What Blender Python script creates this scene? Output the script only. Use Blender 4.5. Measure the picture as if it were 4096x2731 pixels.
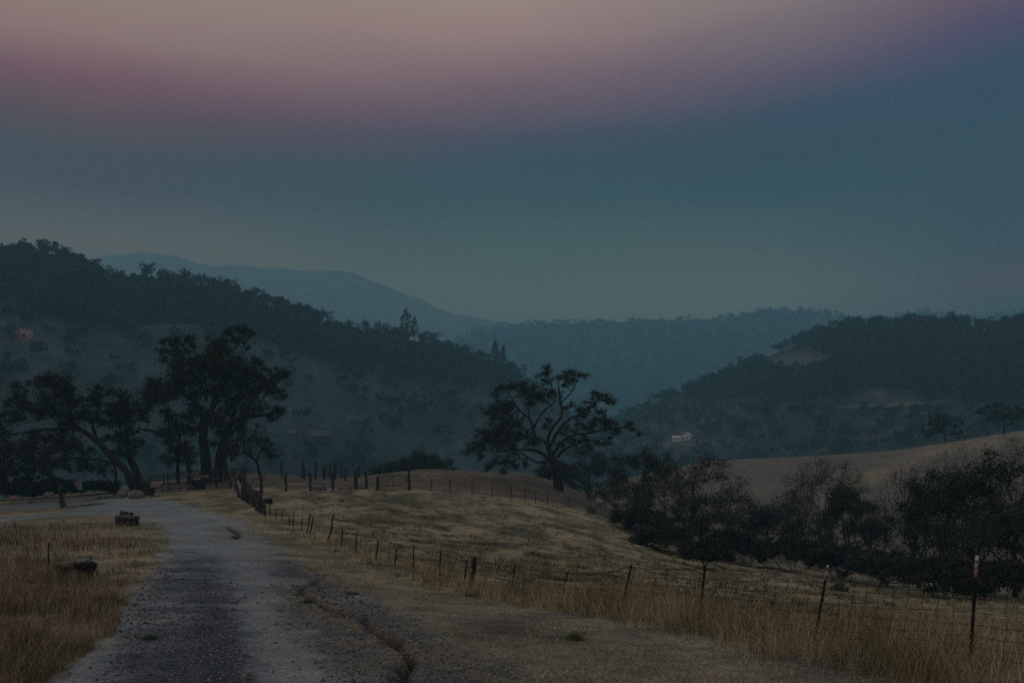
import bpy, math, random
import numpy as np
from mathutils import Vector

sc = bpy.context.scene
for o in list(bpy.data.objects):
    bpy.data.objects.remove(o)
C = sc.collection
RNG = np.random.default_rng(11)
random.seed(5)

# ------------------------------------------------------------------ camera
FW, UC, VH = 1000.0, 512.0, 520.0        # focal length in picture units, picture centre, eye-level row
cam_d = bpy.data.cameras.new('camera')
cam_d.sensor_width = 36.0
cam_d.lens = 36.0 * FW / 1024.0
cam_d.shift_y = (VH - 341.0) / 1024.0
cam_d.clip_start = 0.1
cam_d.clip_end = 20000
cam = bpy.data.objects.new('camera', cam_d)
cam.location = (0, 0, 0)
cam.rotation_euler = (math.radians(90), 0, 0)
C.objects.link(cam)
sc.camera = cam

# ------------------------------------------------------------------ sky, sun, exposure
SUN_EL, SUN_AZ = math.radians(24), math.radians(-40)
SKY_GAIN = 1.0
w = bpy.data.worlds.new('World')
sc.world = w
w.use_nodes = True
nt = w.node_tree
nt.nodes.clear()
N, L = nt.nodes.new, nt.links.new
out = N('ShaderNodeOutputWorld')
bg = N('ShaderNodeBackground')
L(bg.outputs[0], out.inputs[0])


def lin(c):
    return tuple((x / 255 / 12.92) if x <= 10 else ((x / 255 + 0.055) / 1.055) ** 2.4 for x in c)


def math_node(nt, op, a, b=None, clamp=False):
    m = nt.nodes.new('ShaderNodeMath')
    m.operation = op
    m.use_clamp = clamp
    for i, x in enumerate((a, b)):
        if x is None:
            continue
        if isinstance(x, (int, float)):
            m.inputs[i].default_value = x
        else:
            nt.links.new(x, m.inputs[i])
    return m.outputs[0]


tc = N('ShaderNodeTexCoord')
sep = N('ShaderNodeSeparateXYZ')
L(tc.outputs['Generated'], sep.inputs[0])
hx, hy, hz = sep.outputs
hl = math_node(nt, 'SQRT', math_node(nt, 'ADD', math_node(nt, 'MULTIPLY', hx, hx), math_node(nt, 'MULTIPLY', hy, hy)))
elev = math_node(nt, 'ARCTAN2', hz, hl)                 # radians
azim = math_node(nt, 'ARCTAN2', hx, hy)                 # 0 ahead, + to the right
skn = N('ShaderNodeTexNoise')
skn.inputs['Scale'].default_value = 2.2
skn.inputs['Detail'].default_value = 3
mp = N('ShaderNodeMapping')
mp.inputs['Scale'].default_value = (1, 1, 3.5)
L(tc.outputs['Generated'], mp.inputs[0])
L(mp.outputs[0], skn.inputs[0])
# smoke layers sit at slightly different heights round the compass
wob = math_node(nt, 'MULTIPLY', math_node(nt, 'SUBTRACT', skn.outputs[0], 0.5), 0.06)
e2 = math_node(nt, 'ADD', math_node(nt, 'ADD', elev, wob), 0.0)
ef = math_node(nt, 'DIVIDE', e2, 1.5708, True)


def ramp(stops):
    r = N('ShaderNodeValToRGB')
    r.color_ramp.interpolation = 'LINEAR'
    els = r.color_ramp.elements
    while len(els) > 1:
        els.remove(els[0])
    els[0].position = stops[0][0] / 90
    els[0].color = (*stops[0][1], 1)
    for d, c in stops[1:]:
        e = els.new(d / 90)
        e.color = (*c, 1)
    L(ef, r.inputs[0])
    return r.outputs[0]


#SKY
SKY = {
 'left': [(0.00, (0.4428, 0.2458, 0.1012)), (14.27, (0.4428, 0.2458, 0.1012)), (15.26, (0.2881, 0.1530, 0.1044)), (17.21, (0.1167, 0.0020, 0.0020)), (18.89, (0.1053, 0.0020, 0.0020)), (20.53, (0.2483, 0.0020, 0.0020)), (22.14, (0.5036, 0.0757, 0.1175)), (23.93, (0.8017, 0.3781, 0.2922)), (25.51, (0.8248, 0.4506, 0.3390)), (31.51, (0.7169, 0.5224, 0.4614)), (90.00, (0.3700, 0.4200, 0.4300))],
 'mid': [(0.00, (0.4654, 0.4381, 0.1739)), (12.41, (0.4654, 0.4381, 0.1739)), (15.11, (0.1999, 0.2198, 0.0860)), (17.74, (0.0376, 0.0546, 0.0444)), (19.54, (0.0218, 0.0232, 0.0522)), (21.06, (0.1104, 0.0020, 0.0834)), (22.54, (0.3331, 0.0932, 0.1456)), (23.99, (0.5604, 0.2166, 0.2378)), (25.64, (0.8312, 0.4299, 0.3572)), (27.29, (0.8922, 0.5281, 0.4093)), (33.29, (0.7573, 0.5688, 0.5036)), (90.00, (0.3700, 0.4200, 0.4300))],
 'rmid': [(0.00, (0.5026, 0.4516, 0.2233)), (12.54, (0.5026, 0.4516, 0.2233)), (15.41, (0.1656, 0.1584, 0.0898)), (17.70, (0.0020, 0.0314, 0.0467)), (19.69, (0.0020, 0.0020, 0.0110)), (21.39, (0.0331, 0.0020, 0.0876)), (23.05, (0.2424, 0.0624, 0.1700)), (24.90, (0.4314, 0.2120, 0.2438)), (26.52, (0.5886, 0.3429, 0.3060)), (32.52, (0.5752, 0.4578, 0.4416)), (90.00, (0.3700, 0.4200, 0.4300))],
 'right': [(0.00, (0.2674, 0.0156, 0.0020)), (11.99, (0.2674, 0.0156, 0.0020)), (13.72, (0.0642, 0.0020, 0.0215)), (16.13, (0.0050, 0.0020, 0.0134)), (18.03, (0.0020, 0.0020, 0.0283)), (19.88, (0.0020, 0.0020, 0.0630)), (21.69, (0.0020, 0.0020, 0.1075)), (23.46, (0.1415, 0.0020, 0.1645)), (25.01, (0.2896, 0.0758, 0.1587)), (31.01, (0.3957, 0.2975, 0.3532)), (90.00, (0.3700, 0.4200, 0.4300))],
}
#ENDSKY


def smooth(x, a, b):
    m = N('ShaderNodeMapRange')
    m.interpolation_type = 'SMOOTHSTEP'
    m.inputs[1].default_value = a
    m.inputs[2].default_value = b
    L(x, m.inputs[0])
    return m.outputs[0]


def mixc(f, a, b):
    m = N('ShaderNodeMix')
    m.data_type = 'RGBA'
    L(f, m.inputs[0])
    L(a, m.inputs[6])
    L(b, m.inputs[7])
    return m.outputs[2]


def lerp(x, a, b):
    m = N('ShaderNodeMapRange')
    m.inputs[1].default_value = a
    m.inputs[2].default_value = b
    L(x, m.inputs[0])
    return m.outputs[0]


c1 = mixc(lerp(azim, -.386, 0.0), ramp(SKY['left']), ramp(SKY['mid']))
c1 = mixc(lerp(azim, 0.0, .257), c1, ramp(SKY['rmid']))
c2 = mixc(lerp(azim, .257, .442), c1, ramp(SKY['right']))
# a trace of the clear twilight sky behind the smoke
nish = N('ShaderNodeTexSky')
nish.sky_type = 'NISHITA'
nish.sun_disc = False
nish.sun_elevation = math.radians(2)
nish.sun_rotation = SUN_AZ
add = N('ShaderNodeMix')
add.data_type = 'RGBA'
add.blend_type = 'ADD'
add.inputs[0].default_value = 0.004
L(c2, add.inputs[6])
L(nish.outputs[0], add.inputs[7])
L(add.outputs[2], bg.inputs[0])
bg.inputs[1].default_value = SKY_GAIN

sd = bpy.data.lights.new('sun', 'SUN')
sd.energy = 0.16
sd.angle = math.radians(25)
sd.color = (1.0, 0.93, 0.84)
sun = bpy.data.objects.new('sun', sd)
C.objects.link(sun)
dirv = Vector((math.sin(SUN_AZ) * math.cos(SUN_EL), math.cos(SUN_AZ) * math.cos(SUN_EL), math.sin(SUN_EL)))
sun.rotation_euler = dirv.to_track_quat('Z', 'Y').to_euler()
sun.location = (0, -20, 60)

sc.view_settings.view_transform = 'Standard'
sc.view_settings.look = 'None'
sc.view_settings.exposure = 0.0
sc.view_settings.gamma = 1.0
sc.cycles.use_denoising = False
sc.cycles.max_bounces = 6
sc.cycles.diffuse_bounces = 2
sc.cycles.volume_bounces = 2
sc.cycles.transparent_max_bounces = 8

# ------------------------------------------------------------------ numpy noise


def _hash(ix, iy, seed):
    h = (ix.astype(np.int64) * 374761393 + iy.astype(np.int64) * 668265263 + seed * 1274126177) & 0xffffffff
    h = ((h ^ (h >> 13)) * 1103515245) & 0xffffffff
    h = (h ^ (h >> 16)) & 0xffff
    return h / 65535.0


def vnoise(x, y, seed=0):
    ix, iy = np.floor(x), np.floor(y)
    fx, fy = x - ix, y - iy
    fx = fx * fx * (3 - 2 * fx)
    fy = fy * fy * (3 - 2 * fy)
    a, b = _hash(ix, iy, seed), _hash(ix + 1, iy, seed)
    c, d = _hash(ix, iy + 1, seed), _hash(ix + 1, iy + 1, seed)
    return (a + (b - a) * fx) * (1 - fy) + (c + (d - c) * fx) * fy


def fbm(x, y, seed=0, oct=4):
    s, amp, tot = 0.0, 1.0, 0.0
    for k in range(oct):
        s = s + amp * (vnoise(x * 2 ** k + 17.3 * k, y * 2 ** k - 9.1 * k, seed + k) - 0.5)
        tot += amp
        amp *= 0.5
    return 2 * s / tot


def pip(px, py, poly):
    inside = np.zeros(px.shape, bool)
    n = len(poly)
    for i in range(n):
        x1, y1 = poly[i]
        x2, y2 = poly[(i + 1) % n]
        if y1 == y2:
            continue
        cond = ((y1 > py) != (y2 > py)) & (px < (x2 - x1) * (py - y1) / (y2 - y1) + x1)
        inside ^= cond
    return inside


def segdist(px, py, pts):
    d = np.full(px.shape, 1e9)
    for (x1, y1), (x2, y2) in zip(pts[:-1], pts[1:]):
        dx, dy = x2 - x1, y2 - y1
        t = np.clip(((px - x1) * dx + (py - y1) * dy) / (dx * dx + dy * dy), 0, 1)
        d = np.minimum(d, np.hypot(px - x1 - t * dx, py - y1 - t * dy))
    return d


def sstep(x, a, b):
    t = np.clip((x - a) / (b - a), 0, 1)
    return t * t * (3 - 2 * t)


# ------------------------------------------------------------------ terrain heights
US = np.array([-250, 0, 100, 200, 260, 330, 420, 500, 560, 620, 700, 800, 900, 1024, 1300], float)
TY = [
    (8,   [745] * 15),
    (11,  [684, 684, 684, 684, 684, 684, 684, 684, 684, 685, 686, 687, 688, 689, 690]),
    (15,  [638, 638, 639, 640, 640, 640, 640, 641, 641, 642, 643, 645, 647, 652, 658]),
    (20,  [605, 606, 608, 609, 610, 611, 612, 614, 616, 618, 622, 628, 633, 640, 646]),
    (30,  [574, 575, 577, 578, 581, 584, 592, 596, 598, 600, 606, 614, 622, 629, 634]),
    (45,  [545, 547, 548, 552, 555, 560, 566, 569, 573, 578, 588, 600, 608, 613, 618]),
    (60,  [532, 532, 532, 535, 537, 540, 545, 550, 555, 564, 577, 588, 598, 603, 608]),
    (80,  [516, 515, 514, 515, 514, 518, 523, 530, 536, 546, 563, 577, 588, 594, 598]),
    (100, [509, 506, 503, 501, 496, 496, 497, 503, 511, 526, 551, 567, 582, 590, 594]),
    (107, [507, 504, 499, 496, 491, 490.5, 491, 498, 506, 523, 549, 565, 580, 588, 592]),
    (120, [504, 500, 494, 487, 485, 486, 488, 494, 502, 520, 544, 561, 576, 585, 588]),
    (150, [503, 498, 489, 474, 473, 477.5, 470.5, 470, 481, 512, 538, 552, 560, 562, 560]),
    (180, [508, 505, 495, 482, 484, 489, 484, 483, 497, 516, 524, 526, 522, 512, 500]),
    (220, [520, 518, 512, 502, 502, 503, 502, 500, 502, 500, 492, 484, 474, 462, 440]),
    (260, [530, 530, 528, 522, 520, 518, 515, 508, 498, 480, 462.5, 456, 449, 430, 400]),
    (320, [538, 538, 537, 536, 535, 534, 530, 524, 512, 498, 482, 474, 468, 452, 430]),
    (420, [541, 541, 541, 541, 541, 540, 539, 537, 534, 530, 522, 516, 512, 505, 495]),
    (800, [533] * 15), (4500, [523] * 15)]
LY = np.log([r[0] for r in TY])
TV = np.array([r[1] for r in TY], float)


def _cr(p0, p1, p2, p3, t, x0, x1, x2, x3):
    # Hermite with finite-difference tangents on an uneven grid
    m1 = (p2 - p0) / (x2 - x0) * (x2 - x1)
    m2 = (p3 - p1) / (x3 - x1) * (x2 - x1)
    # limit to stay near monotone
    dlt = p2 - p1
    m1 = np.where(m1 * dlt <= 0, 0, np.sign(dlt) * np.minimum(abs(m1), 3 * abs(dlt)))
    m2 = np.where(m2 * dlt <= 0, 0, np.sign(dlt) * np.minimum(abs(m2), 3 * abs(dlt)))
    t2, t3 = t * t, t * t * t
    return (2 * t3 - 3 * t2 + 1) * p1 + (t3 - 2 * t2 + t) * m1 + (-2 * t3 + 3 * t2) * p2 + (t3 - t2) * m2


def table_v(u, Y):
    u = np.clip(u, US[0], US[-1] - 1e-6)
    ly = np.clip(np.log(np.maximum(Y, 8)), LY[0], LY[-1] - 1e-9)
    i = np.clip(np.searchsorted(US, u, 'right') - 1, 0, len(US) - 2)
    j = np.clip(np.searchsorted(LY, ly, 'right') - 1, 0, len(LY) - 2)
    tu = (u - US[i]) / (US[i + 1] - US[i])
    ty = (ly - LY[j]) / (LY[j + 1] - LY[j])

    def cl(k, n):
        return np.clip(k, 0, n - 1)
    rows = []
    for dj in (-1, 0, 1, 2):
        jj = cl(j + dj, len(LY))
        ii = [cl(i + d, len(US)) for d in (-1, 0, 1, 2)]
        ux = [US[k].copy() for k in ii]
        ux[0] = np.where(i == 0, US[0] - 100, ux[0])
        ux[3] = np.where(i + 2 >= len(US), US[-1] + 100, ux[3])
        rows.append(_cr(TV[jj, ii[0]], TV[jj, ii[1]], TV[jj, ii[2]], TV[jj, ii[3]], tu, *ux))
    yx = [LY[cl(j + d, len(LY))].copy() for d in (-1, 0, 1, 2)]
    yx[0] = np.where(j == 0, LY[0] - 0.3, yx[0])
    yx[3] = np.where(j + 2 >= len(LY), LY[-1] + 0.3, yx[3])
    return _cr(rows[0], rows[1], rows[2], rows[3], ty, *yx)


def smooth_z(X, Y):
    X, Y = np.asarray(X, float), np.asarray(Y, float)
    Yc = np.maximum(Y, 8.0)
    v = table_v(UC + 1000 * X / Yc, Yc)
    return np.where(Y >= 8, (VH - v) * Yc / 1000, -1.8)


def smooth_at(u, v):
    """distance at which the sight line through (u, v) meets the smooth ground"""
    Ys = np.exp(np.linspace(math.log(8), math.log(400), 1600))
    vv = table_v(np.full(Ys.shape, float(u)), Ys)
    k = np.argmax(vv <= v) if (vv <= v).any() else int(np.argmin(vv))
    return Ys[k]


def uv2xy(pts):
    r = []
    for u, v in pts:
        Y = smooth_at(u, v)
        r.append(((u - UC) * Y / 1000, Y))
    return r


CRACKS = [([(312, 566), (322, 578), (300, 592), (312, 600), (338, 612), (358, 622), (375, 634), (392, 645), (412, 656), (404, 668), (396, 690)], 0.085, 0.20),
          ([(228, 526), (237, 533), (240, 537), (232, 539)], 0.20, 0.16),
          ([(356, 588), (330, 574), (316, 568)], 0.09, 0.12)]
CRACKS = [(uv2xy(p), wd, dp) for p, wd, dp in CRACKS]

ROAD = [(620, 760), (560, 690), (520, 665), (470, 645), (420, 622), (375, 600), (330, 580), (300, 562), (275, 546), (252, 530), (238, 519), (207, 511), (185, 503), (160, 499),
        (132, 496.5), (74, 498), (40, 500), (0, 503.5), (-90, 505), (-90, 512), (0, 510), (60, 508.5), (72, 510.5), (40, 513.5), (0, 517), (-90, 521), (-90, 528), (0, 522), (40, 518),
        (75, 514.5), (110, 515), (140, 518), (158, 524), (166, 532), (168, 545), (160, 560), (150, 575), (132, 598), (122, 615), (104, 640), (86, 658), (58, 683), (40, 700), (-20, 760)]
SHOULDER = [(262, 545), (300, 560), (330, 578), (375, 598), (420, 620), (470, 643), (530, 667), (570, 690), (640, 760), (420, 760), (365, 700), (345, 683), (318, 652), (296, 620), (282, 590), (272, 565)]
DARKMID = [(205, 549), (212, 554), (225, 581), (242, 621), (252, 667), (262, 700), (276, 760), (100, 760), (112, 700), (117, 660), (123, 621), (140, 595), (152, 575), (170, 556)]
DARKRUT = [(207, 560), (222, 585), (240, 625), (250, 667), (262, 720), (200, 720), (196, 660), (195, 620), (196, 585)]


def soft(X, Y, poly, jit, seed, n=5):
    Yc = np.maximum(Y, 8.0)
    acc = 0
    for k in range(n):
        a = jit * np.clip(Y / 25, .55, 2.5)
        x2 = X + a * fbm(X * 1.3, Y * 1.3, seed + 31 * k, 3) * 1.6 + a * 0.35 * math.cos(2.4 * k)
        y2 = Y + a * fbm(X * 1.1 + 40, Y * 1.1, seed + 31 * k + 7, 3) * 2.2 + a * 0.6 * math.sin(2.4 * k)
        y2c = np.maximum(y2, 8.0)
        v = table_v(UC + 1000 * x2 / y2c, y2c)
        acc = acc + pip(UC + 1000 * x2 / y2c, v, poly)
    return acc / n


def fence_x(Y):
    return np.interp(Y, [0, 12, 33, 57, 84, 100], [9.2, 5.57, -1.25, -9.9, -21.4, -27.3])


def zfun(X, Y, road=None):
    X, Y = np.asarray(X, float), np.asarray(Y, float)
    z = smooth_z(X, Y)
    near = sstep(Y, 400, 150)
    rd = 0 if road is None else road
    hum = fbm(X / 2.6, Y / 3.6, 3, 3)
    amp = (0.03 + 0.10 * sstep(X - fence_x(Y), 0.5, 8)) * (1 - rd)
    z = z + near * amp * hum * np.clip(Y / 30, .4, 1.6)
    z = z + near * 0.35 * fbm(X / 14, Y / 18, 8, 3) * sstep(Y, 60, 100) * sstep(X - fence_x(Y), 2, 14)
    # slanting terracettes on the knoll
    k = sstep(Y, 28, 45) * sstep(Y, 165, 120) * sstep(X - fence_x(Y), 1, 8)
    z = z + k * 0.10 * np.clip(fbm((X + 0.6 * Y) / 3.2, (Y - .2 * X) / 9, 21, 3) * 1.6, -1, 1)
    z = z + 0.012 * fbm(X * 3.5, Y * 3.5, 5, 3) * sstep(Y, 40, 15)
    z = z + 6 * fbm(X / 300, Y / 300, 30, 3) * sstep(Y, 600, 1500)
    for pts, wd, dp in CRACKS:
        jx = X + 0.22 * fbm(X * 1.8, Y * 1.2, 55, 4)
        jy = Y + 0.40 * fbm(X * 1.6, Y * 1.2, 77, 4)
        d = segdist(jx, jy, pts) / (.55 + .9 * vnoise(X * .9, Y * .7, 99))
        z = z - dp * np.exp(-(d / wd) ** 2) + 0.05 * np.exp(-((d - 2.4 * wd) / wd) ** 2)
    # worn wheel tracks
    return z


def gz(x, y):
    return float(zfun(np.array([x]), np.array([y]))[0])


def gp(u, v):
    """world point on the ground seen at picture position (u, v)"""
    Y = smooth_at(u, v)
    x = (u - UC) * Y / 1000
    return Vector((x, Y, gz(x, Y)))


def gpy(u, Y):
    x = (u - UC) * Y / 1000
    return Vector((x, Y, gz(x, Y)))


# ------------------------------------------------------------------ mesh + object helpers
class Acc:
    def __init__(s):
        s.v, s.q, s.t, s.n = [], [], [], 0

    def add(s, v, q=None, t=None):
        v = np.asarray(v, np.float32).reshape(-1, 3)
        if q is not None and len(q):
            s.q.append(np.asarray(q, np.int64).reshape(-1, 4) + s.n)
        if t is not None and len(t):
            s.t.append(np.asarray(t, np.int64).reshape(-1, 3) + s.n)
        s.v.append(v)
        s.n += len(v)

    def box(s, lo, hi, rot=0, c=None, M=None):
        (x0, y0, z0), (x1, y1, z1) = lo, hi
        v = np.array([(x0, y0, z0), (x1, y0, z0), (x1, y1, z0), (x0, y1, z0), (x0, y0, z1), (x1, y0, z1), (x1, y1, z1), (x0, y1, z1)], float)
        if M is not None:
            v = v @ np.array(M).T
        if rot:
            cc, ss = math.cos(rot), math.sin(rot)
            v = v @ np.array([[cc, ss, 0], [-ss, cc, 0], [0, 0, 1]])
        if c is not None:
            v = v + np.array(c)
        s.add(v, [(0, 3, 2, 1), (4, 5, 6, 7), (0, 1, 5, 4), (1, 2, 6, 5), (2, 3, 7, 6), (3, 0, 4, 7)])

    def beam(s, a, b, w, h, jitter=0):
        """rectangular timber from a to b"""
        a, b = np.array(a, float), np.array(b, float)
        d = b - a
        d /= np.linalg.norm(d)
        up = np.array([0, 0, 1.0]) if abs(d[2]) < .9 else np.array([0, 1.0, 0])
        sx = np.cross(d, up)
        sx /= np.linalg.norm(sx)
        sy = np.cross(sx, d)
        r = []
        for p in (a, b):
            for cx, cy in ((-1, -1), (1, -1), (1, 1), (-1, 1)):
                r.append(p + sx * cx * w / 2 + sy * cy * h / 2 + (RNG.normal(0, jitter, 3) if jitter else 0))
        s.add(r, [(0, 1, 2, 3), (7, 6, 5, 4), (0, 4, 5, 1), (1, 5, 6, 2), (2, 6, 7, 3), (3, 7, 4, 0)])

    def tube(s, pts, rad, n=5, cap=True, squash=1.0):
        pts = np.asarray(pts, float)
        m = len(pts)
        rad = np.broadcast_to(np.asarray(rad, float), (m,))
        tan = np.gradient(pts, axis=0)
        tan /= np.linalg.norm(tan, axis=1)[:, None] + 1e-9
        ref = np.array([0.13, 0.97, 0.21])
        sx = np.cross(tan, ref)
        bad = np.linalg.norm(sx, axis=1) < .1
        sx[bad] = np.cross(tan[bad], np.array([1.0, 0, 0]))
        sx /= np.linalg.norm(sx, axis=1)[:, None]
        sy = np.cross(tan, sx)
        a = np.arange(n) * 2 * math.pi / n
        v = pts[:, None, :] + rad[:, None, None] * (np.cos(a)[None, :, None] * sx[:, None, :] + squash * np.sin(a)[None, :, None] * sy[:, None, :])
        i = np.arange(m - 1)[:, None] * n
        j = np.arange(n)[None, :]
        jn = (j + 1) % n
        q = np.stack([i + j, i + jn, i + n + jn, i + n + j], -1).reshape(-1, 4)
        vv = v.reshape(-1, 3)
        t = []
        if cap:
            vv = np.vstack([vv, pts[0], pts[-1]])
            e = m * n
            for k in range(n):
                t.append((e, (k + 1) % n, k))
                t.append((e + 1, (m - 1) * n + k, (m - 1) * n + (k + 1) % n))
        s.add(vv, q, t)

    def mesh(s, name):
        V = np.concatenate(s.v) if s.v else np.zeros((0, 3), np.float32)
        Q = np.concatenate(s.q) if s.q else np.zeros((0, 4), np.int64)
        T = np.concatenate(s.t) if s.t else np.zeros((0, 3), np.int64)
        me = bpy.data.meshes.new(name)
        me.vertices.add(len(V))
        me.vertices.foreach_set('co', V.astype(np.float32).ravel())
        me.loops.add(Q.size + T.size)
        me.loops.foreach_set('vertex_index', np.concatenate([Q.ravel(), T.ravel()]).astype(np.int32))
        me.polygons.add(len(Q) + len(T))
        st = np.concatenate([np.arange(len(Q)) * 4, Q.size + np.arange(len(T)) * 3]).astype(np.int32)
        me.polygons.foreach_set('loop_start', st)
        me.update(calc_edges=True)
        return me


def obj(name, acc, mat, parent=None, smooth=False, loc=None):
    me = acc.mesh(name) if isinstance(acc, Acc) else acc
    if mat is not None and not me.materials:
        me.materials.append(mat)
    if smooth:
        me.polygons.foreach_set('use_smooth', np.ones(len(me.polygons), bool))
    o = bpy.data.objects.new(name, me)
    C.objects.link(o)
    if parent is not None:
        o.parent = parent
        # meshes are written in world coordinates; parents are unrotated empties
        o.location = -Vector(parent.location)
    if loc is not None:
        o.location = loc
    return o


def thing(name, loc, label, cat, group=None):
    o = bpy.data.objects.new(name, None)
    o.empty_display_size = 0.3
    o.location = loc
    C.objects.link(o)
    return tag(o, label, cat, group)


def tag(o, label, cat, group=None, kind=None):
    if label:
        o['label'] = label
    if cat:
        o['category'] = cat
    if group:
        o['group'] = group
    if kind:
        o['kind'] = kind
    return o


# ------------------------------------------------------------------ materials
def newmat(name):
    m = bpy.data.materials.new(name)
    m.use_nodes = True
    b = m.node_tree.nodes['Principled BSDF']
    b.inputs['Roughness'].default_value = 0.95
    b.inputs['Specular IOR Level'].default_value = 0.15
    return m, m.node_tree, b


def varied(name, cols, scale=1.0, rough=.95, per_island=False, bump=0, detail=4, coord='Object', stretch=None, spec=.15, metal=0):
    """colour ramp over noise (or over a random number per loose piece)"""
    m, nt, b = newmat(name)
    b.inputs['Roughness'].default_value = rough
    b.inputs['Specular IOR Level'].default_value = spec
    b.inputs['Metallic'].default_value = metal
    tc = nt.nodes.new('ShaderNodeTexCoord')
    src = tc.outputs[coord]
    if stretch:
        mp = nt.nodes.new('ShaderNodeMapping')
        mp.inputs['Scale'].default_value = stretch
        nt.links.new(src, mp.inputs[0])
        src = mp.outputs[0]
    n = nt.nodes.new('ShaderNodeTexNoise')
    n.inputs['Scale'].default_value = scale
    n.inputs['Detail'].default_value = detail
    nt.links.new(src, n.inputs['Vector'])
    f = math_node(nt, 'ADD', math_node(nt, 'MULTIPLY', math_node(nt, 'SUBTRACT', n.outputs[0], .5), 2.2), .5, True)
    if per_island:
        g = nt.nodes.new('ShaderNodeNewGeometry')
        f = math_node(nt, 'ADD', math_node(nt, 'MULTIPLY', f, .45), math_node(nt, 'MULTIPLY', g.outputs['Random Per Island'], .55))
    r = nt.nodes.new('ShaderNodeValToRGB')
    e = r.color_ramp.elements
    e[0].color = (*cols[0], 1)
    e[0].position = 0.1
    e[1].color = (*cols[-1], 1)
    e[1].position = 0.9
    for k, c in enumerate(cols[1:-1]):
        x = e.new(0.1 + 0.8 * (k + 1) / (len(cols) - 1))
        x.color = (*c, 1)
    nt.links.new(f, r.inputs[0])
    nt.links.new(r.outputs[0], b.inputs['Base Color'])
    if bump:
        bp = nt.nodes.new('ShaderNodeBump')
        bp.inputs['Strength'].default_value = 0.6
        bp.inputs['Distance'].default_value = bump
        nt.links.new(n.outputs[0], bp.inputs['Height'])
        nt.links.new(bp.outputs[0], b.inputs['Normal'])
    return m


def ground_mat(name, fine, bumpd):
    m, nt, b = newmat(name)
    at = nt.nodes.new('ShaderNodeAttribute')
    at.attribute_name = 'tint'
    tc = nt.nodes.new('ShaderNodeTexCoord')
    fs = []
    for sc_, lo, hi, det in fine:
        n = nt.nodes.new('ShaderNodeTexNoise')
        n.inputs['Scale'].default_value = sc_
        n.inputs['Detail'].default_value = det
        n.inputs['Roughness'].default_value = .62
        nt.links.new(tc.outputs['Object'], n.inputs['Vector'])
        mr = nt.nodes.new('ShaderNodeMapRange')
        mr.inputs[1].default_value = .32
        mr.inputs[2].default_value = .68
        mr.inputs[3].default_value = lo
        mr.inputs[4].default_value = hi
        nt.links.new(n.outputs[0], mr.inputs[0])
        fs.append((mr.outputs[0], n.outputs[0]))
    k = fs[0][0]
    for f, _ in fs[1:]:
        k = math_node(nt, 'MULTIPLY', k, f)
    vm = nt.nodes.new('ShaderNodeVectorMath')
    vm.operation = 'SCALE'
    nt.links.new(at.outputs['Color'], vm.inputs[0])
    nt.links.new(k, vm.inputs['Scale'])
    nt.links.new(vm.outputs[0], b.inputs['Base Color'])
    bp = nt.nodes.new('ShaderNodeBump')
    bp.inputs['Strength'].default_value = 0.7
    bp.inputs['Distance'].default_value = bumpd
    nt.links.new(fs[-1][1], bp.inputs['Height'])
    nt.links.new(bp.outputs[0], b.inputs['Normal'])
    return m


M = {}
M['ground'] = ground_mat('dry_grass_ground', [(0.35, .80, 1.2, 4), (2.2, .66, 1.36, 5), (16, .55, 1.5, 3)], .05)
M['road'] = ground_mat('gravel_road', [(0.9, .86, 1.14, 4), (9, .72, 1.3, 5), (38, .45, 1.6, 2)], .03)
M['hill'] = ground_mat('far_hillside', [(0.012, .8, 1.2, 4), (0.09, .7, 1.3, 5)], .5)
M['bark'] = varied('oak_bark', [(.010, .009, .008), (.022, .019, .016), (.040, .034, .029)], 5, bump=.04, stretch=(1, 1, .35))
M['leaf'] = varied('oak_leaves', [(.014, .020, .010), (.030, .040, .020), (.050, .058, .030)], .8, per_island=True, rough=.8)
M['leaf_grey'] = varied('thicket_leaves', [(.018, .025, .023), (.040, .050, .046), (.078, .088, .078)], .5, per_island=True, rough=.85)
M['leaf_green'] = varied('evergreen_leaves', [(.012, .022, .010), (.026, .042, .020), (.045, .062, .030)], .6, per_island=True, rough=.8)
M['leaf_far'] = varied('distant_leaves', [(.003, .011, .010), (.008, .022, .018), (.017, .034, .028)], .12, per_island=True, rough=.9)
M['wood'] = varied('weathered_wood', [(.018, .015, .013), (.040, .034, .030), (.085, .075, .066)], 7, bump=.01, stretch=(1, 1, .12))
M['oldwood'] = varied('grey_driftwood', [(.07, .06, .055), (.16, .145, .13), (.26, .24, .22)], 5, bump=.015)
M['steel'] = varied('dark_steel_post', [(.008, .007, .007), (.016, .012, .011), (.030, .020, .017)], 14, rough=.7)
M['white'] = varied('chipped_white_paint', [(.16, .10, .08), (.42, .41, .42), (.60, .60, .62)], 38, rough=.7)
M['wire'] = varied('rusty_wire', [(.015, .011, .009), (.035, .024, .018)], 20, rough=.7)
M['gate'] = varied('dull_gate_steel', [(.02, .022, .026), (.05, .052, .058)], 8, rough=.6)
M['stone'] = varied('lichen_rock', [(.010, .010, .011), (.030, .030, .032), (.13, .12, .12)], 4.2, bump=.06)
M['palestone'] = varied('pale_rock', [(.07, .075, .075), (.14, .145, .14), (.23, .23, .22)], 3, bump=.05)
M['plastic'] = varied('pale_plastic', [(.36, .42, .44), (.48, .55, .58)], 6, rough=.6)
M['wool'] = varied('cream_wool', [(.30, .27, .24), (.48, .45, .42), (.60, .57, .54)], 9, bump=.03)
M['muzzle'] = varied('pink_grey_skin', [(.20, .13, .11), (.34, .24, .21)], 9)
M['galv'] = varied('galvanised_steel', [(.13, .17, .20), (.24, .28, .32)], 5, rough=.6)
M['darkbox'] = varied('dark_board', [(.008, .008, .009), (.03, .03, .03)], 5)
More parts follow.
